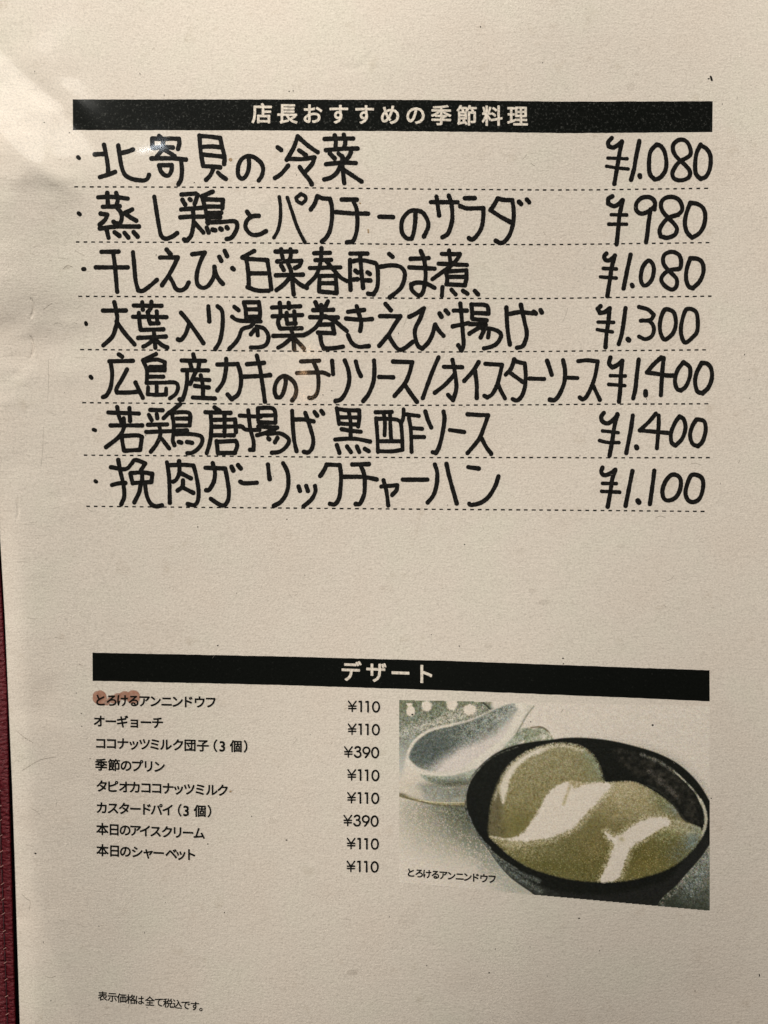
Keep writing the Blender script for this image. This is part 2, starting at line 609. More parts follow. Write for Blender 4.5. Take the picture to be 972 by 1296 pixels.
# stitches: short dark threads with pale crossings between them that paint in the highlights
y = 985.0
while y < 1330:
    L = random.uniform(13, 19)
    pts, fs = [], []
    K = 7
    for k in range(K):
        yy = y + L * k / (K - 1)
        x = float(seam_x(yy)) + 0.25 * math.sin(k * 1.9)
        zc = ZC - 0.0001 + 0.00012 * math.sin(math.pi * k / (K - 1))
        for a in range(6):
            an = a * math.pi / 3
            pts.append(P(x + 0.75 * math.cos(an), yy, flat=zc + 0.75 * S * math.sin(an)))
    for k in range(K - 1):
        for a in range(6):
            b_ = (a + 1) % 6
            fs.append((k * 6 + a, k * 6 + b_, (k + 1) * 6 + b_, (k + 1) * 6 + a))
    mesh_obj('stitch', pts, fs, M_thread, cover, smooth=True)
    yy = y + L + random.uniform(1.5, 2.5)
    x = float(seam_x(yy))
    pts, fs = [], []
    for k in range(5):
        t = k / 4
        cx, cy = x - 1.9 + 3.8 * t, yy + 1.2 - 2.4 * t
        zc = ZC + 0.00004 + 0.00014 * math.sin(math.pi * t)
        for a in range(5):
            an = a * math.pi * 2 / 5
            pts.append(P(cx, cy + 0.55 * math.cos(an), flat=zc + 0.55 * S * math.sin(an)))
    for k in range(4):
        for a in range(5):
            b_ = (a + 1) % 5
            fs.append((k * 5 + a, k * 5 + b_, (k + 1) * 5 + b_, (k + 1) * 5 + a))
    mesh_obj('thread_highlight', pts, fs, M_thread2, cover, smooth=True)
    y = yy + random.uniform(2, 4)

# ------------------------------------------------------------------ the page
page = empty('menu_page')
page['label'] = 'large cream laminated menu sheet with handwritten Japanese dishes, dessert list and food picture'
page['category'] = 'menu'

# sheet with thickness; columns denser towards the left edge
tx = np.concatenate([np.arange(0, 66, 0.7), np.arange(66, 130, 1.6), np.arange(130, 1040, 4.0), [1040.0]])
ty = np.concatenate([np.arange(-78, 360, 3.2), np.arange(360, 475, 1.5), np.arange(475, 1352, 3.2)])
X = edge_x(ty)[:, None] + tx[None, :] * np.ones((len(ty), 1))
Y = ty[:, None] * np.ones((1, len(tx)))
top = P(X, Y).reshape(-1, 3)
nx, ny = len(tx) - 1, len(ty) - 1
faces = grid_faces(nx, ny)
verts = list(map(tuple, top))
# rim and underside
ring = [j * (nx + 1) for j in range(ny + 1)] + [ny * (nx + 1) + i for i in range(1, nx + 1)] + \
       [j * (nx + 1) + nx for j in range(ny - 1, -1, -1)] + [i for i in range(nx - 1, 0, -1)]
base = len(verts)
for k in ring:
    v = verts[k]
    verts.append((v[0], v[1], v[2] - 0.00032))
n = len(ring)
for i in range(n):
    a, b_ = ring[i], ring[(i + 1) % n]
    faces.append((a, b_, base + (i + 1) % n, base + i))
sheet = mesh_obj('paper_sheet', verts, faces, M_paper, page, smooth=True)

T1, T2 = 0.00002, 0.00005        # print lies on the sheet; lettering and marker over it


def band(name, top_pts, bot_pts, mat, parent, dz, cell=5.0):
    x0, x1 = top_pts[0][0], top_pts[-1][0]
    nx = max(2, int((x1 - x0) / cell))
    h = bot_pts[0][1] - top_pts[0][1]
    ny = max(2, int(h / cell))
    vx, vy = [], []
    for j in range(ny + 1):
        for i in range(nx + 1):
            x = x0 + (x1 - x0) * i / nx
            xb = bot_pts[0][0] + (bot_pts[-1][0] - bot_pts[0][0]) * i / nx
            yt = np.interp(x, [p[0] for p in top_pts], [p[1] for p in top_pts])
            yb = np.interp(xb, [p[0] for p in bot_pts], [p[1] for p in bot_pts])
            t = j / ny
            je = 0.0
            if j in (0, ny):
                je = random.uniform(-0.18, 0.18)
            vx.append(x + (xb - x) * t)
            vy.append(yt + (yb - yt) * t + je)
    return mesh_obj(name, P(np.array(vx), np.array(vy), dz), grid_faces(nx, ny), mat, parent)


# ---- printed type
_gl = {}


def glyph(ch, weight):
    key = (ch, weight)
    if key in _gl:
        return _gl[key]
    cu = bpy.data.curves.new('glyph', 'FONT')
    cu.body = ch
    cu.size = 1.0
    cu.offset = weight
    cu.resolution_u = 3
    o = bpy.data.objects.new('glyph', cu)
    col.objects.link(o)
    dg = bpy.context.evaluated_depsgraph_get()
    me = bpy.data.meshes.new_from_object(o.evaluated_get(dg))
    v = np.array([vv.co[:] for vv in me.vertices]).reshape(-1, 3)
    f = [tuple(p.vertices) for p in me.polygons]
    bpy.data.objects.remove(o)
    bpy.data.curves.remove(cu)
    bpy.data.meshes.remove(me)
    _gl[key] = (v, f)
    return _gl[key]


_ref = glyph('国', 0.0)[0]
EM = (_ref[:, 0].max() - _ref[:, 0].min()) / 0.825        # size of one em as Blender sets it
EMC = (_ref[:, 1].max() + _ref[:, 1].min()) / 2
SMALL = 'ッャョ'


def type_glyph(ch, cx, cy, size, slope, weight, sx=1.0):
    v, f = glyph(ch, weight)
    if len(v) == 0:
        return np.zeros((0, 2)), []
    mx = (v[:, 0].max() + v[:, 0].min()) / 2
    if ch in '（':
        mx -= 0.0
    u = (v[:, 0] - mx) / EM * size * sx
    w = -(v[:, 1] - EMC) / EM * size
    return np.stack([cx + u, cy + w + u * slope], 1), f


def up(v, faces):
    out = []
    for f in faces:
        a, b_, c = v[f[0]], v[f[1]], v[f[2]]
        cr = (b_[0] - a[0]) * (c[1] - a[1]) - (b_[1] - a[1]) * (c[0] - a[0])
        out.append(f if cr >= 0 else tuple(reversed(f)))
    return out


def overprint(q, f, weight, dz):
    """the type's weight: the same outline struck several times round a tiny circle"""
    vv, ff = [], []
    K = 8 if weight > 0.5 else 5
    for k in range(K):
        an = 2 * math.pi * k / K + 0.3
        p = P(q[:, 0] + weight * math.cos(an), q[:, 1] + weight * math.sin(an), dz + 1.1e-6 * k)
        b0 = len(vv)
        ff += [tuple(b0 + j for j in g) for g in up(p, f)]
        vv += list(p)
    return vv, ff


def type_line(name, text, xs, y0, y1, size, weight, mat, parent, dz, split=None, sx=1.0, slope=None):
    """text with given centre x per character; y runs linearly from y0 to y1"""
    n = len(text)
    if len(xs) == 2 and n > 2:
        xs = [xs[0] + (xs[1] - xs[0]) * i / (n - 1) for i in range(n)]
    sl = (y1 - y0) / (xs[-1] - xs[0]) if slope is None else slope
    allv, allf = [], []
    for ch, x in zip(text, xs):
        y = y0 + (y1 - y0) * (x - xs[0]) / (xs[-1] - xs[0])
        q, f = type_glyph(ch, x, y, size * (1.14 if ch == '3' else 1.0), sl, 0.0, sx)
        if len(q) == 0:
            continue
        v, f = overprint(q, f, weight, dz)
        if split:
            mesh_obj(split, v, f, mat, parent)
        else:
            b0 = len(allv)
            allv += list(v)
            allf += [tuple(b0 + k for k in ff) for ff in f]
    if not split:
        return mesh_obj(name, allv, allf, mat, parent)


bar1 = band('heading_bar', [(92, 125.8), (330, 125.8), (540, 126.6), (722, 128.6), (902, 128.0)],
            [(92.3, 164.6), (330, 165.0), (540, 166.2), (722, 168.5), (901.6, 167.2)], M_bar, page, T1)
type_line('heading_text', '店長おすすめの季節料理', [331.2, 363.8, 396, 428.9, 461.5, 493.7, 525.9, 558.4, 590.5, 622.9, 655],
          144.0, 147.3, 27.0, 0.62, M_revers, bar1, T2, split='heading_character')
bar2 = band('heading_bar', [(117, 826), (343, 830.5), (573, 836.5), (803, 845), (898, 848.3)],
            [(117.2, 861.6), (343, 866.6), (573, 874), (803, 883.3), (898.2, 887.6)], M_bar2, page, T1)
type_line('heading_text', 'デザート', [445, 476.3, 506.8, 539.5], 850.2, 853.6, 27.0, 0.62, M_revers, bar2, T2,
          split='heading_character')

ITEMS = [
    ('とろけるアンニンドウフ', [127.2, 266.7], 886.3, 889.0),
    ('オーギョーチ', [125.5, 199.5], 912.8, 914.9),
    ('ココナッツミルク団子（3個）', [127.5, 141, 155.5, 169.5, 183, 195.8, 210, 225.3, 240.5, 256.7, 272.6, 281.3, 298.3, 310.8], 940.8, 945.0),
    ('季節のプリン', [128, 144.2, 159.5, 174.2, 188, 202], 968.0, 970.5),
    ('タピオカココナッツミルク', [128.7, 143.3, 157.5, 170.5, 184.7, 198.3, 212.8, 226, 239.5, 253, 268, 281.7], 995.2, 1000.5),
    ('カスタードパイ（3個）', [128.7, 143, 157, 171.3, 186, 198.3, 212, 227.5, 235.5, 252.8, 265], 1022.6, 1027.0),
    ('本日のアイスクリーム', [129.5, 144.5, 158.3, 171.7, 183.3, 197, 211.3, 224.7, 238, 252], 1049.5, 1054.8),
    ('本日のシャーベット', [129.7, 145, 158.7, 173.7, 187.5, 200.8, 216.7, 229, 242.5], 1076.3, 1082.0),
]
for (t, xs_, y0, y1) in ITEMS:
    type_line('dessert_name', t, xs_, y0, y1, 16.0, 0.50, M_print, page, T2)
type_line('picture_caption', 'とろけるアンニンドウフ', [520.2, 622.9], 1104.6, 1112.6, 12.0, 0.42, M_print, page, T2, slope=0.06)
type_line('price_note', '表示価格は全て税込です。', [130, 142, 153.9, 165.9, 177, 189.6, 201, 212.4, 224.3, 235, 246.7, 254.2],
          1260.9, 1274.3, 12.6, 0.26, M_print, page, T2, slope=0.05)

# printed dessert prices, in a plain geometric figure style
FIG = {
    '¥': [[(-4.6, -6.2), (0, 0.2)], [(4.8, -6.2), (0, 0.2)], [(0, 0), (0, 6.6)], [(-4.4, 0.0), (4.6, 0.0)], [(-4.4, 3.0), (4.6, 3.0)]],
    '1': [[(-1.9, -6.0), (0.3, -6.2)], [(0.5, -6.2), (0.5, 6.3)]],
    '0': [[(4.1 * math.cos(a * math.pi / 7), 6.3 * math.sin(a * math.pi / 7)) for a in range(15)]],
    '3': [[(-3.1, -4.9), (-1.6, -6.3), (0.6, -6.5), (2.8, -5.2), (2.9, -2.8), (1.4, -1.1), (-0.6, -0.8)],
          [(-0.6, -0.8), (2.0, -0.3), (3.7, 2.0), (3.2, 4.9), (0.6, 6.4), (-2.0, 6.0), (-3.8, 4.0)]],
    '9': [[(4.1 * math.cos(a * math.pi / 6), -2.3 + 4.0 * math.sin(a * math.pi / 6)) for a in range(13)], [(3.9, -1.2), (2.4, 2.0), (-1.1, 6.4)]],
}
PR = ['110', '110', '390', '110', '110', '390', '110', '110']
for i, s_ in enumerate(PR):
    yb = 893.6 + 28.93 * i
    dx = -0.25 * i
    rb = Ribbons(T2)
    pos = (445.8, 456.6, 465.3, 475.9) if s_ == '110' else (441.3, 453.2, 464.2, 475.3)
    for ch, px in zip('¥' + s_, pos):
        yy = yb + (px - 445) * 0.03
        for st in FIG[ch]:
            rb.line([(px + dx + a, yy + b_) for a, b_ in st], 0.90 if ch == '¥' else 1.13, rough=0.02, step=0.8)
    rb.build('dessert_price', M_print, page)

# dashed rules under each dish
RULES = [
    [(94, 236.4), (240, 236.8), (390, 237.7), (550, 239.5), (692, 240.4), (750, 240.3), (901, 238.2)],
    [(96, 306.2), (240, 306.7), (390, 308.0), (540, 309.4), (692, 309.6), (760, 308.8), (900.5, 307.0)],
    [(99, 375), (240, 375.6), (390, 376.6), (552, 377.6), (692, 377.8), (760, 376.7), (899, 374.8)],
    [(101.3, 442.4), (240, 443.4), (390, 444.6), (530, 445.6), (690, 444.7), (755, 444.0), (898, 442.7)],
    [(104, 509.6), (240, 510.7), (390, 512), (530, 513), (690, 512.2), (750, 511.6), (898, 511)],
    [(106, 576), (240, 577), (390, 578.3), (540, 579.2), (690, 579), (750, 579.4), (897, 579.2)],
    [(109, 640.7), (240, 642), (390, 643.2), (540, 644.5), (690, 645.5), (750, 646), (897, 647.3)],
]
for ru in RULES:
    v, f = [], []
    x = ru[0][0]
    while x < ru[-1][0] - 2:
        L = 4.9 + random.uniform(-0.4, 0.4)
        ww = 0.86 + random.uniform(-0.08, 0.12)
        for (xx, sg) in ((x, 1), (x + L, 1), (x + L, -1), (x, -1)):
            yy = np.interp(xx, [p[0] for p in ru], [p[1] for p in ru])
            v.append(P(xx, yy + sg * ww, T1))
        b0 = len(v) - 4
        f.append((b0, b0 + 1, b0 + 2, b0 + 3))
        x += 9.72
    o = mesh_obj('dashed_rule', v, f, M_print, page)

# ------------------------------------------------------------------ marker handwriting
# every character: centre lines of its strokes; "/" parts strokes, "@" gives a thinner or thicker pen
SEC = {'A': (90, 165), 'B': (240, 165), 'C': (390, 165), 'D': (530, 165), 'P': (750, 165),
       'E': (90, 375), 'F': (240, 375), 'G': (390, 375), 'H': (530, 375), 'I': (650, 375), 'J': (750, 375),
       'K': (90, 572), 'L': (240, 572), 'M': (390, 572), 'N': (530, 572), 'R': (750, 572)}
DISHES = [
 [  # row 1
  'A 52,203 62,212 @14',
  'A 250,110 265,180 278,260 282,320 / 180,183 250,178 / 218,355 285,335 335,315 / 358,115 370,200 385,280 412,340 470,370 545,380 578,368 592,338 / 390,170 430,160 470,145',
  'A 668,42 702,72 / 616,66 618,130 / 616,62 700,65 760,62 818,65 822,100 812,140 / 632,133 700,126 772,130 / 700,85 690,145 652,198 / 705,145 750,170 785,195 / 610,213 700,212 790,213 872,222 / 668,266 682,310 712,340 742,340 762,305 764,264 668,264 / 835,235 842,300 835,370 815,410',
  'B 75,40 80,120 90,200 103,270 / 75,42 160,48 232,58 248,130 265,200 262,255 / 95,125 170,122 235,128 / 95,183 170,190 245,198 / 103,270 170,275 232,280 / 180,290 158,340 125,375 / 215,320 240,345 275,368',
  'B 448,205 452,260 440,320 415,360 390,365 368,335 370,270 395,220 440,195 490,205 540,245 558,290 550,340 525,380',
  'B 668,128 695,148 / 648,362 695,330 748,268 / 820,45 795,120 765,175 738,222 / 820,45 880,100 940,145 972,166 / 830,150 882,188 / 755,215 850,218 948,205 930,255 875,318 / 835,278 870,330 905,370 928,408',
  'C 125,65 230,62 342,62 / 202,38 210,85 208,120 / 270,33 282,85 275,125 / 135,150 250,140 375,138 / 165,175 200,212 / 230,175 262,205 / 325,165 308,200 285,225 / 135,257 250,245 362,248 / 258,195 262,290 274,400 / 250,255 218,320 172,358 122,372 / 272,300 340,345 405,388',
 ],
 [
  'A 57,628 67,638 @14',
  'A 205,508 320,505 430,518 / 275,475 278,530 280,570 / 342,475 355,520 345,568 / 240,580 370,576 / 345,582 376,620 386,655 375,700 345,706 322,694 / 225,632 275,640 258,678 218,716 / 465,600 408,628 450,660 495,685 / 218,745 350,730 515,730 / 270,755 285,815 / 330,773 367,800 / 405,777 435,812 / 475,773 505,805',
  'A 632,505 650,620 668,730 685,800 720,822 770,805 805,780',
  'B -62,487 48,479 / -55,528 -34,563 / 0,522 8,528 / 62,490 38,560 / -65,600 90,588 / -70,660 0,655 105,655 / 25,600 30,700 14,790 -18,835 -42,828 / 42,705 105,775 / 175,465 95,500 / 95,505 115,580 130,650 140,705 / 115,522 252,528 248,590 / 135,578 245,578 / 140,628 240,625 / 145,658 232,658 / 135,697 240,695 340,690 362,725 345,775 315,815 280,825 / 130,740 145,775 / 175,753 195,758 / 232,746 243,752 / 281,736 289,743',
  'B 436,617 462,655 / 525,648 470,655 430,695 428,745 470,790 530,790 580,765',
  'B 680,505 690,580 688,680 670,760 640,815 / 742,510 775,610 820,740 875,850 / 845,483 878,500 880,530 852,555 820,540 808,512 845,483 @14',
  'C 70,500 50,555 20,600 / 70,500 110,515 165,520 180,580 180,680 165,760 140,810 105,845',
  'C 255,525 370,525 / 345,540 368,600 374,700 365,780 340,840 295,850 / 210,620 330,630 455,632',
  'C 540,655 645,658',
  'C 815,620 812,700 800,780 785,822 750,820 715,780 708,720 725,660 770,615 820,608 870,625 905,680 912,730 880,805',
  'D 92,545 295,545 / 135,503 145,580 155,645 / 228,495 248,560 255,660 240,740 215,790 178,812',
  'D 350,515 425,515 / 315,575 370,592 490,590 490,660 475,740 440,800 405,828 380,818',
  'D 600,515 575,560 545,605 / 600,518 650,528 710,530 720,600 718,690 695,780 655,840 620,855 585,838 / 545,605 620,655 695,695 / 762,542 777,558 / 820,525 838,545',
 ],
 [
  'A 92,1052 102,1053 @14.5',
  'A 230,922 360,920 / 188,1040 430,1040 / 320,930 335,1050 350,1225',
  'A 470,925 480,1030 490,1140 510,1215 545,1218 600,1180 652,1135',
  'A 725,905 755,940 / 675,965 810,965 780,1030 735,1110 690,1175 / 745,1110 770,1150 795,1200 830,1215 870,1195 893,1155',
  'B 20,940 115,928 85,990 57,1080 57,1160 95,1195 140,1180 180,1120 190,1070 188,1035 / 190,1055 215,1120 252,1165 / 225,960 240,990 / 266,915 285,955 @17',
  'B 325,1046 335,1055 @17',
  'B 490,915 400,965 / 400,965 430,985 445,1080 450,1185 / 440,975 590,985 605,1080 620,1205 / 460,1085 600,1085 / 440,1190 510,1215 600,1218',
  'B 652,920 810,920 / 695,903 700,940 708,975 / 765,903 768,950 760,980 / 665,995 848,990 835,1025 800,1045 / 695,1025 715,1060 / 745,1005 772,1080 790,1245 / 655,1100 860,1095 / 765,1112 715,1170 660,1212 / 780,1120 840,1170 890,1195',
  'C 45,932 165,930 / 55,985 175,983 / 12,1045 245,1040 / 102,895 98,960 85,1040 55,1110 0,1165 -15,1190 / 140,995 195,1060 245,1115 295,1145 / 88,1105 84,1160 84,1222 / 95,1105 208,1103 212,1150 217,1232 / 100,1160 205,1160 / 88,1223 215,1235 @16.5',
  'C 320,935 450,935 / 318,985 318,1100 322,1210 / 325,995 400,985 480,1000 520,1020 530,1100 525,1190 495,1245 455,1240 / 395,950 405,1080 417,1195 / 358,1065 375,1078 / 450,1078 468,1090 / 345,1132 375,1130 / 435,1138 472,1140 @17',
  'C 615,938 642,960 / 550,1035 620,1025 690,1032 730,1070 730,1130 700,1200 620,1268',
  'C 778,975 915,970 / 768,1040 960,1050 / 855,915 880,980 892,1080 885,1170 865,1240 830,1250 788,1210 782,1170 830,1155 900,1165 960,1195',
  'D 175,938 312,940 290,980 240,1030 170,1082 103,1130 / 230,912 240,1000 / 150,1012 365,1022 / 208,1075 215,1120 215,1165 / 215,1070 362,1063 362,1120 352,1165 / 230,1112 345,1112 / 208,1168 350,1175 / 180,1190 175,1255 / 248,1210 280,1245 / 335,1218 370,1240 / 425,1218 450,1245 @16.5',
 ],
 [
  'E 112,202 115,212 @12.5',
  'E 242,108 415,108 / 328,45 345,120 350,180 335,250 310,310 245,372 / 345,190 400,270 482,365',
  'E 475,70 688,72 / 540,45 545,100 / 610,42 605,90 580,120 / 470,155 600,155 725,158 / 515,125 520,200 528,250 / 585,130 590,175 602,206 665,204 / 650,115 655,195 / 530,255 700,250 / 510,315 720,305 / 628,262 634,320 640,390 / 622,332 585,362 548,382 / 650,335 690,370 730,388 @16.5',
  'E 835,125 885,185 950,275 1005,355 / 895,215 868,288 835,330 812,328',
  'F 142,75 150,190 / 212,75 245,110 252,180 245,270 225,350 195,400',
  'F 340,80 372,105 / 322,155 375,183 540,190 / 412,45 425,100 430,165 / 415,45 525,45 535,110 532,165 / 435,98 520,98 / 435,155 530,155 / 490,195 462,228 400,250 375,310 345,355 302,398 / 510,230 565,245 598,300 585,360 540,385 465,388 / 495,250 465,288 / 515,260 518,295 @16.5',
  'F 625,85 840,75 / 685,50 690,120 685,165 / 752,50 755,90 / 630,152 855,142 / 680,150 672,200 685,242 / 690,245 850,242 / 738,125 735,170 745,208 / 795,115 800,205 / 740,208 805,205 / 635,300 760,298 862,295 / 770,250 785,300 795,405 / 765,322 715,365 672,390 / 800,325 840,365 868,395 @16.5',
  'G 55,45 72,85 / 150,38 130,80 / 100,65 100,110 / 38,105 190,102 / 15,158 225,160 / 100,95 100,165 60,232 5,275 -35,295 / 130,150 200,185 255,232 293,262 / 85,215 185,212 198,282 / 75,275 200,280 / 90,280 100,350 120,395 180,395 265,382 @17',
  'G 302,118 425,103 / 288,168 400,178 485,172 / 368,75 385,130 403,200 395,262 / 302,295 330,350 380,382 460,378',
  'G 588,58 628,105 / 545,150 700,152 660,210 610,290 540,375 / 612,300 642,352 685,402 730,395 795,345',
  'G 768,155 820,130 880,90 850,170 812,250 815,320 835,375 865,397 912,350 945,285 962,215 / 965,215 992,260 1028,300 / 998,130 1012,155 / 1045,108 1064,130',
  'H 265,108 365,108 / 315,55 325,150 335,280 340,370 325,412 300,372 / 258,228 380,202 / 400,62 405,130 405,165 / 400,62 500,65 525,85 530,130 / 410,125 520,130 / 408,172 515,182 / 385,210 505,212 / 510,215 450,242 385,283 / 480,245 540,245 598,262 625,295 600,350 555,380 495,395 / 492,265 470,312 / 532,272 526,312 @16.5',
  'H 665,85 670,200 680,300 692,365 / 680,135 770,120 865,130 / 775,65 800,180 820,280 805,350 785,380 745,390 / 872,118 888,130 / 924,105 934,122',
 ],
 [
  'E 148,610 156,620 @14',
  'E 362,440 388,458 / 290,493 470,490 / 300,500 312,590 300,690 270,750 242,765 / 425,555 385,630 345,700 350,730 440,730 520,722 / 490,655 515,710 545,770 @16.5',
  'E 645,438 545,485 / 545,485 575,560 575,655 / 560,490 650,480 712,500 710,560 / 600,535 700,535 / 590,562 710,562 / 590,610 700,610 / 572,657 700,655 790,655 812,690 795,740 750,775 / 585,690 582,742 640,748 720,745 / 650,680 650,740 / 722,700 720,745 @15.5',
  'E 840,487 1018,490 / 928,440 936,480 / 902,500 915,545 / 972,510 965,550 / 845,560 1040,562 / 880,570 880,650 865,730 845,785 825,782 / 945,575 920,630 905,665 / 945,630 1050,635 / 940,680 1045,692 / 985,600 1000,680 1002,765 / 925,768 1092,775 @16.5',
  'F 210,518 365,515 385,580 390,660 370,740 320,782 288,745 / 278,475 275,560 255,650 210,715',
  'F 435,515 565,505 / 510,450 535,550 555,680 572,800 / 400,610 540,605 610,598',
  'F 725,605 730,650 715,720 690,765 660,765 645,720 655,660 690,615 735,608 790,650 810,710 800,760 778,790',
  'F 845,495 985,488 / 942,500 973,580 978,680 962,745 925,773 908,770 / 815,582 880,580 975,578 1020,580 1058,598 @16',
  'G 182,490 190,590 / 278,487 305,560 312,640 290,720 250,780 208,795',
  'G 362,495 378,555 400,605 / 500,487 503,560 495,650 460,740 418,795',
  'G 540,612 645,615',
  'G 645,495 790,500 770,580 735,660 655,757 / 740,680 780,740 825,800',
  'H 150,463 100,580 30,772 @16.5',
  'H 190,535 330,538 / 256,482 278,600 285,700 260,788 222,748 / 275,590 200,670 122,732 @16.5',
  'H 455,500 410,570 345,642 / 428,570 440,670 440,772 @17',
  'H 505,512 632,520 615,600 595,670 560,740 520,768 498,755 / 602,665 620,710 655,775 @16',
  'H 725,480 700,550 660,595 / 728,490 760,500 805,510 812,600 805,690 780,760 745,790 712,780 / 700,585 790,650 @16.5',
  'H 840,624 952,628 @15.5',
  'I 255,490 290,595 / 375,485 390,560 385,650 355,730 315,785 275,785 @17',
  'I 415,618 485,620 @15.5',
  'I 490,492 560,485 638,495 620,600 590,690 550,765 522,783 502,768 / 605,680 655,785 @16',
 ],
 [
  'E 170,1012 184,1017 @13.5',
  'E 282,882 515,890 / 350,840 363,910 385,960 / 443,848 448,945 / 300,980 540,980 / 400,925 400,1000 360,1070 265,1145 / 383,1060 392,1120 402,1170 / 390,1060 500,1055 538,1068 525,1160 / 405,1172 525,1165 @16.5',
  'E 600,862 695,865 / 590,900 612,940 / 650,895 655,925 / 748,880 702,925 / 583,975 730,972 / 570,1030 765,1023 / 670,980 678,1050 650,1120 605,1180 / 688,1080 745,1155 / 828,818 755,878 / 765,880 780,980 775,1060 772,1095 785,1130 / 775,882 880,880 905,905 900,980 / 800,928 890,928 / 790,980 900,980 / 795,1020 880,1018 / 790,1045 895,1045 982,1060 997,1100 970,1150 920,1187 882,1190 / 818,1105 838,1110 / 880,1105 920,1112 @16',
  'F 188,843 228,870 / 120,880 310,885 / 160,895 165,1000 155,1100 130,1190 / 185,938 345,935 352,1030 / 185,990 385,987 / 265,890 265,1060 / 180,1055 335,1055 / 205,1100 215,1190 / 210,1105 350,1097 362,1130 345,1185 / 215,1190 345,1188 @16.5',
  'F 380,905 540,915 / 445,865 460,1000 485,1100 485,1165 458,1165 / 400,990 430,1012 530,1015 / 518,850 520,940 / 520,848 620,848 650,880 652,958 / 530,905 640,903 / 525,955 650,960 / 520,988 665,997 / 650,1005 580,1035 512,1055 / 590,1045 680,1040 735,1065 755,1100 725,1150 680,1180 625,1188 / 597,1078 605,1085 / 667,1075 648,1108 @16',
  'F 778,870 785,1000 795,1100 812,1175 / 800,935 870,935 942,950 / 878,885 910,980 938,1080 930,1150 900,1185 868,1180 / 948,878 968,905 / 1000,870 1015,890 @16.5',
  'G 218,850 225,900 235,970 / 222,855 300,865 388,865 388,930 380,988 / 245,918 380,920 / 240,965 380,975 / 308,870 322,960 322,1070 / 255,1008 320,1020 400,1028 / 205,1087 340,1080 470,1102 / 218,1130 238,1188 / 295,1140 325,1182 / 370,1140 388,1182 / 430,1158 460,1175 @16',
  'G 512,880 635,878 / 515,925 525,1050 530,1180 / 520,930 620,930 695,950 712,1040 717,1165 / 575,890 583,960 580,1055 / 622,900 625,1000 630,1090 / 540,1100 700,1100 / 540,1175 630,1177 710,1165 / 725,858 722,920 705,965 / 740,895 840,908 / 765,920 780,1020 785,1180 / 790,1000 865,1005 / 790,1068 880,1068 @15.5',
  'G 890,875 910,940 935,995 / 1028,875 1035,930 1020,1040 995,1140 970,1190 945,1183 @17',
  'H 235,1015 345,1030 @16',
  'H 370,895 440,900 527,903 500,980 465,1070 430,1120 370,1190 / 478,1080 510,1140 550,1195 @16.5',
 ],
 [
  'K 184,220 192,226 @13.5',
  'K 302,115 410,130 455,95 480,62 520,68 562,88 530,140 / 358,60 375,150 398,250 403,340 380,398 / 310,250 360,238 412,235 / 450,165 468,238 / 452,160 540,155 617,165 610,225 / 540,150 540,228 / 470,235 610,228 / 530,240 515,310 480,382 / 560,240 575,330 600,385 640,412 690,405 @16.5',
  'K 728,78 745,200 750,385 / 740,100 850,97 930,103 950,180 968,290 962,370 935,402 885,395 / 820,70 822,150 800,208 775,225 / 832,160 910,200 / 850,215 845,262 808,293 / 850,270 928,310 @16.5',
  'L 120,120 270,125 285,200 298,300 290,370 260,405 220,395 160,355 / 175,85 192,150 185,220 150,285 125,290 / 318,112 332,140 / 368,100 388,125',
  'L 385,225 415,238 510,233',
  'L 595,95 600,150 608,205 / 710,85 742,150 750,240 732,320 690,380 640,408',
  'L 827,262 838,295 / 885,258 898,295 / 952,258 955,300 925,360 865,412 @16.5',
  'M 140,95 120,140 92,182 / 140,95 240,100 250,180 245,280 235,350 205,395 165,393',
  'M 335,95 460,92 / 400,105 425,170 430,250 425,320 395,390 362,395 / 270,188 420,190 520,208',
  'M 555,262 677,252 670,290 638,326 / 572,215 595,300 608,405 @16',
  'M 718,210 905,210',
  'N 122,95 140,160 135,250 110,330 68,383',
  'N 210,90 235,200 288,390',
  'N 375,115 455,125 / 605,185 580,260 530,340 470,385 400,402 383,393',
 ],
]
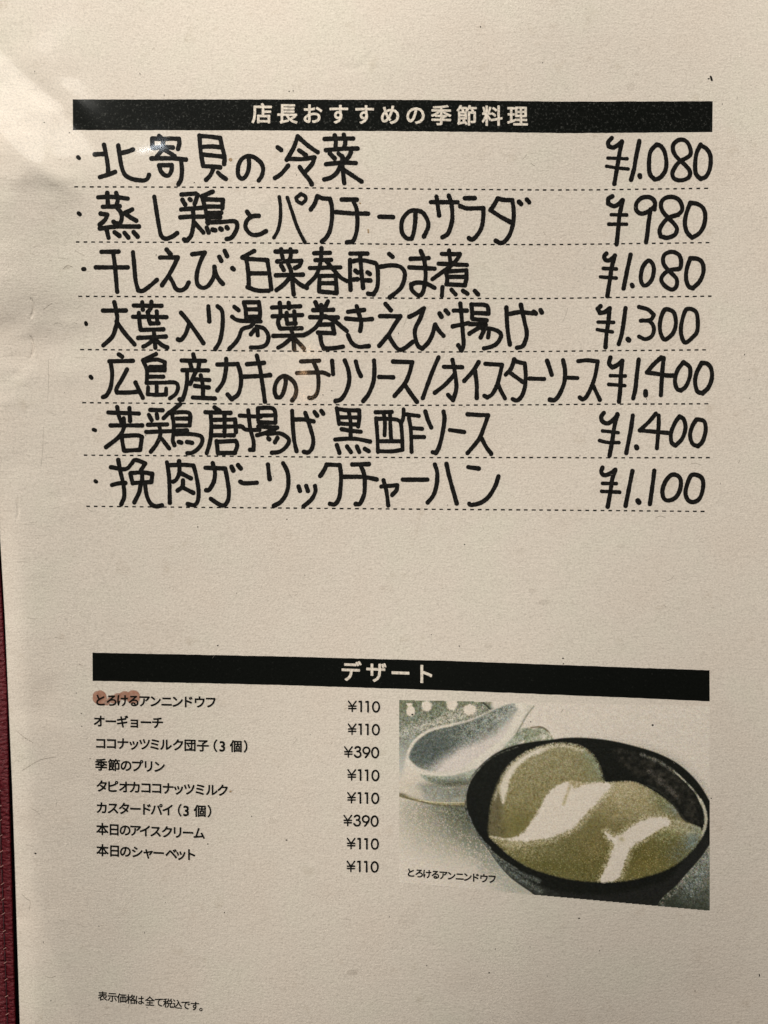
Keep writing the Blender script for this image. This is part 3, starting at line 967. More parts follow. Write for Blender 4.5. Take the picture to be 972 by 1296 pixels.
PRICES = [
 ['P 145,58 118,90 122,120 155,130 190,112 222,85 / 222,85 205,170 190,260 165,405', 'P 115,210 262,215 / 105,272 190,285 270,293 @12.5',
  'P 355,80 330,200 315,290 292,375', 'P 357,343 360,353 @18',
  'P 485,108 440,160 428,250 435,330 470,372 510,360 550,310 560,240 545,160 515,118 485,108 @17',
  'P 740,187 735,120 700,75 650,75 612,110 615,165 650,215 700,260 738,310 730,355 680,378 625,370 605,330 622,285 660,238 740,187 @16.5',
  'P 820,108 790,170 778,260 785,330 820,368 860,350 890,290 895,200 870,145 820,112 @17'],
 ['P 150,500 120,520 118,555 160,575 195,560 225,530 / 228,530 205,640 195,740 182,865', 'P 140,640 258,642 / 122,712 258,712 @13.5',
  'P 470,600 472,545 440,510 380,510 335,550 332,605 370,632 425,615 468,580 / 440,600 425,700 415,790 405,850 @17',
  'P 650,640 680,600 665,540 620,508 560,510 522,545 525,600 560,650 610,700 640,745 625,790 570,815 518,805 508,760 535,705 580,662 650,640 @17',
  'P 742,550 715,620 700,700 715,770 755,815 810,780 845,720 855,640 835,585 790,557 742,550 @17'],
 ['P 105,935 88,955 95,980 120,988 150,970 170,950 / 168,950 145,1040 130,1140 112,1258', 'P 80,1048 180,1052 / 58,1112 180,1122 @13.5',
  'P 288,945 265,1050 235,1200', 'P 298,1172 303,1182 @17',
  'P 420,990 380,1040 365,1120 380,1170 410,1175 450,1130 465,1060 452,1008 420,990 @16.5',
  'P 660,1048 672,1000 655,945 600,922 545,945 535,1000 560,1045 600,1085 638,1130 635,1185 600,1208 548,1180 520,1130 550,1082 600,1058 660,1048 @16.5',
  'P 742,970 715,1050 710,1130 730,1185 760,1198 810,1150 840,1080 835,1010 800,977 742,970 @17'],
 ['J 60,75 38,95 55,125 90,120 130,90 / 130,90 118,200 105,290 97,385', 'J 40,195 160,198 / 35,252 90,262 150,270 @13.5',
  'J 250,90 235,200 220,290 198,362', 'J 268,325 275,333 @18',
  'J 352,80 420,100 465,140 440,178 365,185 / 380,183 435,192 465,240 450,300 400,325 352,305 @15.5',
  'J 545,105 515,180 512,260 535,320 560,325 610,280 632,210 620,130 585,103 545,105 @16.5',
  'J 712,100 680,180 670,270 690,340 715,348 760,310 795,260 795,150 770,105 712,100 @16.5'],
 ['J 135,465 125,510 150,540 190,520 225,490 / 225,490 215,590 210,700 200,800', 'J 135,602 248,605 / 122,668 245,678 @13.5',
  'J 350,480 335,600 325,700 308,775', 'J 402,722 402,750 @18',
  'J 520,465 460,520 412,578 500,590 560,600 612,602 / 540,468 530,560 518,750 @17',
  'J 690,500 645,560 625,640 640,700 670,715 710,680 740,600 735,535 690,500 @16.5',
  'J 828,505 790,580 778,650 795,720 835,735 880,690 905,620 900,550 870,512 828,505 @17'],
 ['J 85,885 65,915 75,950 115,965 155,938 190,900 / 188,895 165,990 150,1090 128,1210', 'J 75,1022 195,1035 / 52,1095 120,1110 200,1110 @13.5',
  'J 305,905 290,1010 255,1190', 'J 332,1142 335,1150 @19',
  'J 480,890 430,950 358,1018 440,1025 575,1038 / 502,905 500,1000 488,1152 @16',
  'J 660,912 625,960 595,1040 600,1110 630,1132 680,1080 705,1000 692,935 660,912 @16.5',
  'J 788,935 755,990 740,1060 760,1120 800,1138 835,1100 858,1020 850,955 820,938 788,935 @16.5'],
 ['R 75,118 65,150 85,175 130,165 172,135 / 172,135 150,200 135,300 115,415', 'R 75,238 180,240 / 68,298 205,305 @14',
  'R 302,145 285,230 250,408', 'R 343,370 352,382 @18.5', 'R 468,142 455,250 435,395',
  'R 598,175 555,220 530,290 540,350 575,368 630,345 665,280 668,210 640,177 598,175 @17',
  'R 752,175 720,240 705,310 725,365 765,380 810,355 835,290 838,220 810,182 752,175 @17'],
]


def write_char(spec, name, parent, mat=M_marker, r0=17.0):
    spec = spec.strip()
    r = r0
    if '@' in spec:
        spec, rs = spec.split('@')
        r = float(rs)
    ox, oy = SEC[spec[0]]
    rb = Ribbons(T2 + 6e-6)
    for st in spec[1:].split('/'):
        rb.line([(ox + float(a) / 6.0, oy + float(b_) / 6.0) for a, b_ in (p.split(',') for p in st.split())], r / 6.0)
    return rb.build(name, mat, parent)


for row in DISHES:
    line = empty('handwritten_dish', page)
    for i, spec in enumerate(row):
        write_char(spec, 'bullet_dot' if i == 0 else 'handwritten_character', line)
for row in PRICES:
    line = empty('handwritten_price', page)
    yen = None
    for i, spec in enumerate(row):
        write_char(spec, 'handwritten_digit' if i > 1 else 'yen_sign', line)


# ------------------------------------------------------------------ the printed picture of the dessert
# flat print: a small painter mixes the tones of the print per point of a fine grid on the sheet
PS = 0.75
PX0, PX1, PY0, PY1 = 500, 903, 880, 1158
gw, gh = int((PX1 - PX0) / PS) + 1, int((PY1 - PY0) / PS) + 1
GX, GY = np.meshgrid(PX0 + np.arange(gw) * PS, PY0 + np.arange(gh) * PS)


def lin(c):
    c = np.array(c, float) / 255.0
    return np.where(c <= 0.04045, c / 12.92, ((c + 0.055) / 1.055) ** 2.4)


SEEN = (211, 199, 180)                      # the bare paper's tone beside the picture


def tone(c):
    return lin(c) / lin(SEEN) * np.array(PAPER) * 1.035


def smooth_poly(pts, closed=True, m=8):
    p = np.array(pts, float)
    n = len(p)
    out = []
    for i in range(n if closed else n - 1):
        p0, p1, p2, p3 = (p[(i - 1) % n], p[i], p[(i + 1) % n], p[(i + 2) % n]) if closed else \
            (p[max(i - 1, 0)], p[i], p[i + 1], p[min(i + 2, n - 1)])
        for k in range(m):
            t = k / m
            out.append(0.5 * ((2 * p1) + (-p0 + p2) * t + (2 * p0 - 5 * p1 + 4 * p2 - p3) * t * t + (-p0 + 3 * p1 - 3 * p2 + p3) * t ** 3))
    if not closed:
        out.append(p[-1])
    return np.array(out)


def sdist(poly, closed=True):
    """signed distance (inside positive) to a polygon, on the grid"""
    q = poly
    n = len(q)
    d2 = np.full(GX.shape, 1e9)
    ins = np.zeros(GX.shape, bool)
    for i in range(n if closed else n - 1):
        a, b = q[i], q[(i + 1) % n]
        e = b - a
        L = e.dot(e) + 1e-9
        t = np.clip(((GX - a[0]) * e[0] + (GY - a[1]) * e[1]) / L, 0, 1)
        dx, dy = GX - a[0] - e[0] * t, GY - a[1] - e[1] * t
        d2 = np.minimum(d2, dx * dx + dy * dy)
        if closed:
            c = ((a[1] > GY) != (b[1] > GY))
            with np.errstate(divide='ignore', invalid='ignore'):
                xi = (b[0] - a[0]) * (GY - a[1]) / (b[1] - a[1] + 1e-12) + a[0]
            ins ^= c & (GX < xi)
    d = np.sqrt(d2)
    return np.where(ins, d, -d) if closed else d


def msk(poly, soft=1.0, smooth=True, rag=0.0):
    q = smooth_poly(poly) if smooth else np.array(poly, float)
    d = sdist(q)
    if rag:
        d = d + rag * ((vnoise(2.2, 61) - 0.5) * 2 + (vnoise(6, 62) - 0.5) * 1.6)
    return np.clip(d / soft + 0.5, 0, 1)


def stroke_m(pts, w, soft=1.0):
    d = sdist(smooth_poly(pts, False), False)
    return np.clip((w - d) / soft + 0.5, 0, 1)


def blob(cx, cy, sx, sy, ang=0.0):
    return gauss(GX, GY, cx, cy, sx, sy, ang)


def vnoise(scale, seed):
    r = np.random.default_rng(seed)
    w_, h_ = int(gw * PS / scale) + 3, int(gh * PS / scale) + 3
    g = r.random((h_, w_))
    fx, fy = (GX - PX0) / scale, (GY - PY0) / scale
    ix, iy = fx.astype(int), fy.astype(int)
    tx_, ty_ = sm(fx - ix), sm(fy - iy)
    return (g[iy, ix] * (1 - tx_) + g[iy, ix + 1] * tx_) * (1 - ty_) + (g[iy + 1, ix] * (1 - tx_) + g[iy + 1, ix + 1] * tx_) * ty_


grain = 0.62 * rng.standard_normal(GX.shape) + 1.4 * (vnoise(1.7, 3) - 0.5) + 0.8 * (vnoise(3.1, 4) - 0.5)
WHT = np.array([211., 199, 180])
img = np.ones(GX.shape + (3,)) * WHT


def lay(color, m, g=0.0):
    """paint colour (constant or field) with mask m; g = how grainy the halftone of this tone is"""
    global img
    c = np.asarray(color, float)
    if c.ndim == 1:
        c = np.ones(GX.shape + (3,)) * c
    mm = np.clip(m * (1 + 0.0) + g * grain * m * (1 - m) * 2.2, 0, 1)[..., None]
    img = img * (1 - mm) + c * mm


def grad(c0, c1, t):
    t = np.clip(t, 0, 1)[..., None]
    return np.array(c0, float) * (1 - t) + np.array(c1, float) * t


# backdrop upper left
m = msk([(500, 876), (560, 878), (616, 884), (622, 893), (624, 902), (600, 912), (565, 918), (540, 926), (524, 940), (514, 960), (510, 980), (500, 990)], 5)
t = (GY - 890) / 80
lay(grad((108, 111, 88), (146, 150, 140), t), m * np.clip((1000 - GY) / 70, 0, 1) ** 0.8, 0.5)
lay((208, 196, 175), np.clip((blob(560, 912, 45, 5, -18)), 0, 1) * 0.5, .5)
for (cx, cy, rx, ry) in ((519.8, 899.8, 6, 7), (540, 893.8, 6.8, 7), (572, 891, 7, 8.5), (594.5, 898.5, 8.5, 7), (518, 891.5, 4, 2)):
    lay((214, 201, 180), np.clip((1.15 - np.hypot((GX - cx) / rx, (GY - cy) / ry)) / 0.35, 0, 1), 0.6)
lay((60, 62, 50), stroke_m([(612, 890), (616, 893), (621.5, 899)], 1.1, 1.2), 0.3)
lay((150, 150, 132), stroke_m([(600, 886.5), (618, 889)], 1.2, 2) * 0.6, 0.6)
# saucer and its shade
lay(grad((138, 138, 118), (176, 168, 148), (GY - 1016) / 70 + (600 - GX) / 200),
    np.clip((GY - 1012) / 6, 0, 1) * np.clip((GX - 506) / 50, 0, 1) * np.clip((1098 - GY - 0.12 * (640 - GX)) / 70, 0, 1) ** 0.85, 0.9)
lay((150, 146, 124), blob(556, 1056, 46, 22, 20) * 0.62, 0.9)
lay((74, 79, 60), blob(592, 1034, 40, 19, 24) * 0.95, 0.6)
lay((140, 134, 112), blob(560, 1030, 40, 12, 10) * 0.5, 0.8)
lay((98, 102, 84), blob(612, 1075, 12, 40, -35) * 0.55, 0.8)
lay((150, 150, 130), blob(655, 1118, 12, 26, -50) * 0.7, 0.8)
lay((200, 188, 166), np.clip(blob(520, 995, 18, 10), 0, 1) * 0.8, 0.5)
lay((158, 155, 138), msk([(532, 992), (560, 996), (600, 994), (600, 1014), (560, 1015), (540, 1012)], 9), 0.8)
lay((150, 138, 100), stroke_m([(503, 1005.5), (515, 1009.5), (535, 1014), (560, 1017), (590, 1017)], 1.6, 1.6), 0.3)
lay((222, 208, 172), stroke_m([(530, 1012.5), (556, 1015.6), (592, 1015.6)], 0.5, 1.1) * 0.9, 0.2)
lay((92, 84, 58), stroke_m([(503, 1006.5), (517, 1010.5), (535, 1015), (556, 1019), (590, 1020)], 0.7, 1.4) * np.clip((0.5 + 0.8 * vnoise(9, 8)), 0, 1), 0.3)
lay((100, 92, 66), blob(508, 1005.5, 7, 1.6, 14) * 0.8, 0.3)
# garnish behind the spoon's handle
g_ = msk([(643, 946), (651, 932), (658, 923), (668, 921), (676, 923), (684, 919.5), (692, 923), (697, 931), (700, 938), (680, 942), (660, 944)], 2)
lay(grad((126, 130, 102), (160, 162, 140), vnoise(5, 21) * 1.2 - 0.1), g_, 0.7)
lay((96, 84, 56), stroke_m([(672, 921), (683, 920), (692, 924), (698, 932)], 0.9, 1.4) * 0.8, 0.4)
lay((214, 205, 185), blob(688, 932, 3.4, 4) * 0.9, 0.5)
lay((214, 205, 185), blob(695.5, 932, 1.6, 3.5) * 0.8, 0.5)
lay((210, 200, 180), blob(659, 939.5, 4, 2.4) * 0.9, 0.5)
# spoon: outside bowl, foot shade, rim, hollow, handle
sp_out = [(513.5, 967), (515.5, 952), (523, 938), (536, 927), (552, 920.5), (570, 916.5), (590, 911.5), (608, 905), (628, 895.5), (645, 890), (660, 890),
          (676, 893.5), (668, 905), (659, 921), (648, 937), (636, 949), (618, 962), (602, 974), (590, 984), (565, 991), (545, 989), (532, 982), (520, 975)]
spo = msk(sp_out, 2.2)
lay((203, 194, 175), spo, 0.3)
und = msk([(532, 978), (548, 981), (570, 981.5), (590, 977), (604, 973), (601, 984), (590, 992), (572, 994.5), (552, 992), (538, 987)], 3)
lay(grad((158, 160, 140), (126, 130, 112), (GY - 978) / 14), und, 0.6)
lay((78, 78, 60), blob(576, 992.5, 24, 3.0, -3) * 0.9, 0.5)
lay((120, 122, 108), blob(578, 1003, 22, 7, 2) * 0.8, 0.7)
lay((208, 199, 180), stroke_m([(515, 962), (519, 970), (530, 977), (548, 980), (570, 980), (592, 974), (606, 968)], 1.4, 1.8), 0.2)
lay((204, 190, 164), stroke_m([(518, 972), (532, 979), (548, 982)], 1, 2) * 0.3, 0.3)
hol = [(518.5, 960), (521, 948), (529, 937), (542, 926.5), (556, 921.5), (575, 918), (594, 913), (610, 906.3), (628, 897.6), (643, 892), (656, 892),
       (652, 903), (645, 918), (636, 933), (622, 947), (604, 960), (588, 970), (566, 976.5), (546, 976.5), (530, 971)]
hm = msk(hol, 2.6)
yb_ = np.interp(GX, [518, 547, 565, 581, 600, 627, 650], [990, 974, 958, 948, 938, 925, 899])
d_ = (GY - yb_ + 13 + 6 * (vnoise(14, 5) - 0.5)) / 20
lay(grad((92, 98, 88), (204, 193, 178), d_), hm, 0.7)
lay((86, 92, 84), hm * blob(536, 940, 16, 11, -38) * 0.75, 0.6)
lay((134, 138, 122), hm * blob(622, 912, 26, 9, -26) * 0.75, 0.6)
lay((112, 116, 102), hm * blob(600, 922, 30, 6, -20) * 0.5, 0.6)
lay((148, 150, 136), hm * blob(634, 903, 22, 7, -28) * 0.7, 0.7)
lay((78, 84, 78), hm * blob(552, 948, 14, 8, -30) * 0.6, 0.6)
lay((212, 203, 183), stroke_m([(655, 893), (664, 896), (655, 912), (644, 930), (630, 944), (612, 957), (594, 970)], 3.2, 3.2) * 0.95, 0.2)
lay((128, 128, 106), stroke_m([(675.5, 894), (667, 905), (659, 919), (651, 933), (643, 944)], 0.9, 1.5) * 0.9, 0.4)
lay((150, 152, 130), msk([(654, 928), (660, 925), (662, 935), (654, 943), (640, 949), (634, 950)], 3), 0.7)
lay((213, 202, 180), stroke_m([(516, 952), (523, 940), (536, 929.5), (552, 922.5), (572, 918)], 1.1, 1.6) * 0.8, 0.2)

# bowl
bowl_out = [(588.3, 1017), (590, 1000), (596, 984.5), (609, 968), (628, 953), (650, 943.8), (673.6, 939), (697, 936.3), (715, 934), (739, 933.7), (771, 937),
            (804, 944.5), (834, 954), (860, 968), (881.5, 988), (896, 1010), (905, 1030), (906, 1056), (897, 1070), (886, 1086), (870.7, 1103), (855.5, 1120.6),
            (838, 1136), (815, 1165), (760, 1175), (700, 1160), (675.8, 1132.5), (662.8, 1122.8), (645.5, 1109.8), (630, 1092.5), (618, 1075), (606, 1060), (596, 1041), (590, 1028)]
bsd = sdist(smooth_poly(bowl_out))
# shade of the table beyond lower right
lay(grad((118, 119, 104), (56, 60, 48), (GY - 1085) / 68 + (870 - GX) / 160), np.clip((GX - 800) / 20, 0, 1) * np.clip((GY - 1066) / 14, 0, 1) * np.clip((900 - GX), 0, 1), 0.5)
lay((132, 138, 126), blob(880, 1112, 8, 16, 25) * 0.5, 0.7)
# pale fringe of toner round the bowl
lay((150, 145, 125), np.clip(1 + bsd / 9, 0, 1) * (bsd < 0) * 0.30 * (GY > 935) * np.clip((GX - 770) / 60, 0, 1), 1.3)
bm = np.clip(bsd / 1.6 + 0.5, 0, 1)
lay((24, 25, 20), bm, 0.2)
wallm = bm * msk([(588, 1030), (600, 1058), (622, 1084), (650, 1104), (680, 1120), (720, 1130), (770, 1132), (820, 1122), (850, 1108), (898, 1060), (900, 1180), (640, 1180), (580, 1080)], 5)
lay(grad((74, 77, 67), (34, 34, 30), (GX - 610) / 110 + 0.35 * (vnoise(7, 9) - 0.5)), wallm, 0.3)
lay((88, 92, 82), bm * stroke_m([(592, 1035), (602, 1055), (616, 1074), (634, 1090), (656, 1104), (682, 1115)], 2.4, 4) * 0.8, 0.5)
lay((112, 116, 106), bm * stroke_m([(591, 1026), (596, 1042), (606, 1058), (620, 1073)], 1.0, 2.2) * 0.8, 0.5)
lay((128, 126, 108), stroke_m([(589.8, 1022), (589.4, 1008), (592.5, 994), (599, 982), (607, 972.5)], 0.8, 1.5) * 0.9, 0.3)
lay((92, 92, 78), stroke_m([(607, 972), (618, 962), (634, 953), (655, 945.5)], 0.7, 1.6) * 0.6, 0.4)
lay((22, 23, 20), bm * stroke_m([(598, 1010), (601, 1030), (612, 1054), (630, 1072), (652, 1088), (690, 1104), (740, 1117), (790, 1119), (835, 1108)], 3, 5) * 0.8, 0.2)
# inside wall at right, brushed brown grey
inn = bm * msk([(778, 948), (812, 955), (842, 970), (868, 992), (884, 1018), (887, 1046), (868, 1040), (850, 1012), (828, 994), (800, 980), (786, 966)], 6)
lay(grad((26, 26, 21), (66, 62, 52), vnoise(4, 12) * 1.1 + 0.3 * vnoise(12, 13) - 0.35), inn * 0.8, 0.3)
lay((98, 95, 82), stroke_m([(812, 955), (834, 964), (855, 978)], 1.8, 3) * 0.9 * (0.4 + 0.9 * vnoise(4, 15)), 0.4)
lay((88, 82, 72), stroke_m([(822, 976), (840, 992), (856, 1008)], 2.6, 5) * 0.7 * (0.3 + vnoise(5, 16)), 0.4)
lay((190, 184, 158), stroke_m([(852, 975), (862, 984), (873, 995), (882, 1006), (888, 1017)], 0.9, 1.6) * (0.45 + 0.7 * vnoise(5, 17)), 0.3)
lay((196, 188, 162), stroke_m([(886, 1012), (891.5, 1024), (893.5, 1038), (890.5, 1052), (885, 1062)], 1.9, 1.8) * 0.95, 0.3)
lay((150, 146, 122), stroke_m([(886, 1060), (879, 1072)], 1.0, 1.8) * 0.8, 0.3)
lay((24, 24, 20), stroke_m([(880, 1018), (885, 1032), (887, 1046)], 1.2, 2) * 0.8, 0.2)

lay((104, 106, 92), bm * stroke_m([(600, 1050), (614, 1070), (634, 1087), (655, 1100)], 0.8, 1.6) * 0.8, 0.4)
lay((30, 31, 26), bm * stroke_m([(602, 1056), (616, 1077), (636, 1094), (660, 1108)], 0.7, 1.5) * 0.8, 0.3)
lay((96, 100, 90), bm * stroke_m([(626, 1086), (644, 1102), (664, 1116), (684, 1128)], 2.6, 5) * (0.3 + 0.8 * vnoise(5, 50)), 0.5)
hd = (np.random.default_rng(5).random(GX.shape) > 0.86) * np.clip(1 + bsd / 11, 0, 1) * (bsd < 0) * np.clip((GX - 700) / 120, 0, 1) * (GY < 1030)
lay((126, 122, 106), hd * 0.8, 0)
# dessert, back lobe
lobeA = [(619.6, 1057), (620, 1035), (622, 1018), (628, 998), (637, 979), (650, 964), (668, 951.5), (690, 944), (708, 941.2), (724, 942.5), (738, 946.5),
         (750, 956.4), (758, 970), (763, 986), (768, 1000), (740, 1020), (700, 1050), (660, 1066), (630, 1064)]
ma = msk(lobeA, 5.5)
shA = (GY - 945) / 105 + 0.18 * (vnoise(26, 31) - 0.5)
lay(grad((146, 136, 98), (128, 119, 78), shA), ma, 0.3)
lay((142, 133, 97), ma * blob(708, 962, 34, 14) * 0.7, 0.4)
lay((188, 176, 140), ma * np.clip(1 - sdist(smooth_poly(lobeA)) / 4.5, 0, 1) * np.clip((990 - GY) / 40, 0, 1) * 0.8, 0.5)
lay((120, 120, 84), ma * blob(752, 972, 12, 22, -25) * 0.55, 0.5)
lay((96, 88, 62), ma * msk([(618, 1060), (620, 1020), (628, 1000), (634, 1010), (636, 1035), (640, 1056)], 9) * 0.9, 0.5)
lay((207, 196, 172), ma * msk([(637, 1017), (632.5, 1000), (636, 984), (645, 970), (658, 958.5), (674, 950), (690, 945.5), (700, 945), (684, 953), (668, 960), (656, 970), (647, 984), (641, 1004)], 4.0), 0.6)
lay((198, 188, 160), ma * stroke_m([(680, 947), (704, 943.5), (722, 945), (738, 951)], 1.6, 4) * 0.8, 0.6)
lay((128, 134, 106), ma * stroke_m([(742, 954), (754, 966), (760, 982)], 4, 8) * 0.7, 0.5)
lay((170, 160, 132), ma * stroke_m([(626, 1012), (631, 996), (640, 978), (652, 964), (668, 953)], 1.4, 3) * 0.7, 0.4)
# dessert, front lobe
lobeB = [(619, 1058), (632, 1061), (645, 1061), (658, 1056), (670, 1042), (684, 1019), (697, 1004), (713, 992), (724, 988), (743, 991), (765, 990.5),
         (795, 988.8), (812, 993), (834, 1006), (851, 1019), (864, 1036), (876, 1043), (887, 1048), (888, 1056), (883, 1068), (868.5, 1084), (851, 1097), (829.6, 1106),
         (797, 1114), (764.8, 1116.5), (728, 1114), (700, 1108), (673.6, 1099.5), (654, 1089), (637, 1076)]
mb = msk(lobeB, 2.6)
shB = (GY - 990) / 100 + 0.22 * (vnoise(24, 33) - 0.5)
lay(grad((166, 151, 112), (106, 100, 60), shB * 1.15), mb, 0.3)
lay((114, 108, 68), mb * blob(700, 1086, 44, 12, 14) * 0.7, 0.5)
lay((156, 146, 106), mb * blob(650, 1070, 22, 9, 20) * 0.7, 0.5)
lay((120, 106, 62), mb * blob(752, 1072, 18, 26, 15) * 0.6, 0.5)
lay((92, 88, 48), mb * blob(836, 1072, 20, 15, -30) * 0.75, 0.5)
lay((124, 108, 52), mb * blob(812, 1088, 16, 16, -30) * 0.55, 0.6)
lay((150, 142, 100), mb * blob(862, 1052, 18, 4, 14) * 0.6, 0.5)
lay((92, 98, 64), mb * blob(838, 1013, 9, 16, -42) * 0.8, 0.5)
lay((118, 124, 112), mb * blob(853, 1024, 5, 9, -42) * 0.7, 0.5)
lay((158, 148, 108), mb * blob(800, 1010, 34, 12, 5) * 0.5, 0.5)
lay((186, 178, 146), mb * stroke_m([(846, 1038), (865, 1042), (885, 1049)], 1.6, 3) * 0.8, 0.4)
lay((118, 130, 122), mb * blob(876, 1062, 7, 13, 22) * 0.85, 0.5)
lay((96, 100, 84), mb * blob(858, 1080, 9, 8) * 0.5, 0.5)
lay((104, 98, 52), ma * blob(655, 1044, 16, 14, -30) * 0.6 * (mb < 0.5), 0.5)
lay((96, 90, 46), mb * blob(716, 1098, 50, 9, 4) * 0.65, 0.5)
lay((86, 80, 40), mb * blob(806, 1078, 9, 14, 25) * 0.6, 0.6)
lay((176, 168, 134), mb * blob(862, 1049, 14, 3.2, 12) * 0.8, 0.5)
lay((150, 150, 104), mb * blob(842, 1054, 10, 8) * 0.5, 0.5)
lay((178, 165, 128), mb * blob(786, 1000, 26, 8, 4) * 0.6, 0.4)
lay((98, 94, 52), mb * blob(744, 1048, 10, 18, 30) * 0.35, 0.5)
# dark gap between the lobes at right
lay((50, 50, 42), msk([(818, 994), (836, 1004), (852, 1018), (862, 1034), (870, 1041), (858, 1024), (844, 1008), (828, 996)], 2) * 0.8, 0.3)
# blown-out folds
H1P = [(622, 1059), (640, 1061.5), (652, 1059.5), (664, 1052), (674, 1038), (683, 1024), (691, 1008), (702, 997), (715, 990), (722, 992), (728, 998), (742, 992),
          (760, 990.5), (772, 991), (772, 998), (764, 1005), (756, 1015), (746, 1025), (737, 1035), (726, 1047), (712, 1054), (697, 1060), (674, 1063.5), (650, 1064)]
h1 = msk(H1P, 2.8, rag=0.9)
lay((186, 174, 140), np.clip(sdist(smooth_poly(H1P)) / 9 + 1, 0, 1) * mb * 0.75, 0.8)
lay((215, 202, 181), h1, 0.5)
lay((166, 152, 110), stroke_m([(722, 991), (719.5, 1000), (715.5, 1010), (713.5, 1018)], 1.5, 3) * (0.35 + 0.8 * vnoise(2.5, 40)), 0.8)
H2P = [(766, 1053), (772, 1057), (779, 1059.5), (788, 1055), (801, 1045), (818, 1036), (838, 1034), (847, 1037.5), (846, 1044), (832, 1051), (815, 1062), (800, 1071),
          (795, 1082), (789, 1097), (782, 1112), (772, 1116), (760, 1115), (767, 1098), (773, 1082), (777, 1069), (771, 1062)]
h2 = msk(H2P, 2.8, rag=1.0)
lay((178, 166, 128), np.clip(sdist(smooth_poly(H2P)) / 7 + 1, 0, 1) * mb * 0.7, 0.8)
lay((215, 202, 181), h2, 0.7)
lay((168, 156, 116), blob(786.5, 1062.5, 2.2, 2.2) * 0.8, 0.9)
sp = (np.random.default_rng(9).random(GX.shape) > 0.93)
lay((186, 174, 116), sp * mb * np.clip((GY - 1035) / 40, 0, 1) * (h1 < 0.3) * (h2 < 0.3) * 0.55, 0)
sp = (np.random.default_rng(10).random(GX.shape) > 0.92)
lay((70, 64, 26), sp * mb * np.clip((GY - 1045) / 40, 0, 1) * (h1 < 0.3) * (h2 < 0.3) * 0.6, 0)
# grain of the cheap print, strongest in the mid tones
lum = img.mean(-1)
amp = 5.0 + 24.0 * np.clip(1.15 - np.abs(lum - 125) / 70, 0, 1) * np.where(mb + ma > 0.5, 0.62, 1.0)
img = img + (grain * amp)[..., None] + (rng.standard_normal(img.shape) * amp[..., None] * 0.22)
cn = vnoise(2.0, 71) - 0.5 + 0.4 * rng.standard_normal(GX.shape)
img = img + cn[..., None] * np.array([0.28, 0.05, -0.35]) * amp[..., None]
img = np.clip(img, 4, 219)

inside = (GX >= 505) & (GX <= 898.3) & (GY >= 885.6 + (GX - 505) * 0.020) & (GY <= 1117.2 + (GX - 505) * 0.091)
bare = (img.min(-1) > 0)
cols = tone(img)
# picture edge jitter and region split (spoon, bowl, pudding are pieces of the print)
verts_all = P(GX, GY, T1)
labels = np.zeros(GX.shape, int)
labels[spo > 0.5] = 1
labels[bm > 0.5] = 2
labels[(ma > 0.5) | (mb > 0.5)] = 3
picture = None
names = ['printed_picture', 'printed_spoon', 'printed_bowl', 'printed_pudding']
for li in range(4):
    idx = -np.ones(GX.shape, int)
    vl, fl, cl = [], [], []
    cell = (labels[:-1, :-1] == li) & inside[:-1, :-1] & inside[1:, 1:] & inside[1:, :-1] & inside[:-1, 1:]
    js, is_ = np.nonzero(cell)

    use = np.zeros(GX.shape, bool)
    for dj in (0, 1):
        for di in (0, 1):
            use[js + dj, is_ + di] = True
    idx[use] = np.arange(use.sum())
    vv_ = verts_all[use]
    cc_ = cols[use]
    ff_ = np.stack([idx[js, is_], idx[js + 1, is_], idx[js + 1, is_ + 1], idx[js, is_ + 1]], -1)
    me = bpy.data.meshes.new(names[li])
    me.vertices.add(len(vv_))
    me.vertices.foreach_set('co', vv_.reshape(-1).astype(np.float32))
    me.loops.add(ff_.size)
    me.loops.foreach_set('vertex_index', ff_.reshape(-1).astype(np.int32))
    me.polygons.add(len(ff_))
    me.polygons.foreach_set('loop_start', np.arange(0, ff_.size, 4, dtype=np.int32))
    me.update(calc_edges=True)
    me.validate()
    at = me.color_attributes.new('print_colour', 'FLOAT_COLOR', 'POINT')
    at.data.foreach_set('color', np.concatenate([cc_, np.ones((len(cc_), 1))], 1).reshape(-1).astype(np.float32))
    me.materials.append(M_photo)
    o = bpy.data.objects.new(names[li], me)
    col.objects.link(o)
    if li == 0:
        picture = o
        o.parent = page
    else:
        o.parent = picture


# ------------------------------------------------------------------ marks of use
# rusty smear over the first dessert name
def smear(name, blobs, mat, parent, dz, cell=1.2):
    x0 = min(b[0] - 1.3 * b[2] for b in blobs)
    x1 = max(b[0] + 1.3 * b[2] for b in blobs)
    y0 = min(b[1] - 1.3 * b[3] for b in blobs)
    y1 = max(b[1] + 1.3 * b[3] for b in blobs)
    nx, ny = int((x1 - x0) / cell), int((y1 - y0) / cell)
    gx, gy = np.meshgrid(np.linspace(x0, x1, nx + 1), np.linspace(y0, y1, ny + 1))
    cov = np.zeros_like(gx)
    for (cx, cy, rx, ry, a) in blobs:
        d = np.sqrt(((gx - cx) / rx) ** 2 + ((gy - cy) / ry) ** 2)
        d = d + 0.025 * np.sin(gx * 0.7 + cy) + 0.025 * np.sin(gy * 0.8 + cx)
        c = np.clip((1.06 - d) / 0.13, 0, 1) * a * (0.88 + 0.2 * np.clip(d, 0, 1) ** 3)
        cov = np.maximum(cov, c)
    o = mesh_obj(name, P(gx, gy, dz).reshape(-1, 3), grid_faces(nx, ny), mat, parent)
    at = o.data.attributes.new('cover', 'FLOAT', 'POINT')
    at.data.foreach_set('value', cov.reshape(-1).astype(np.float32))
    return o


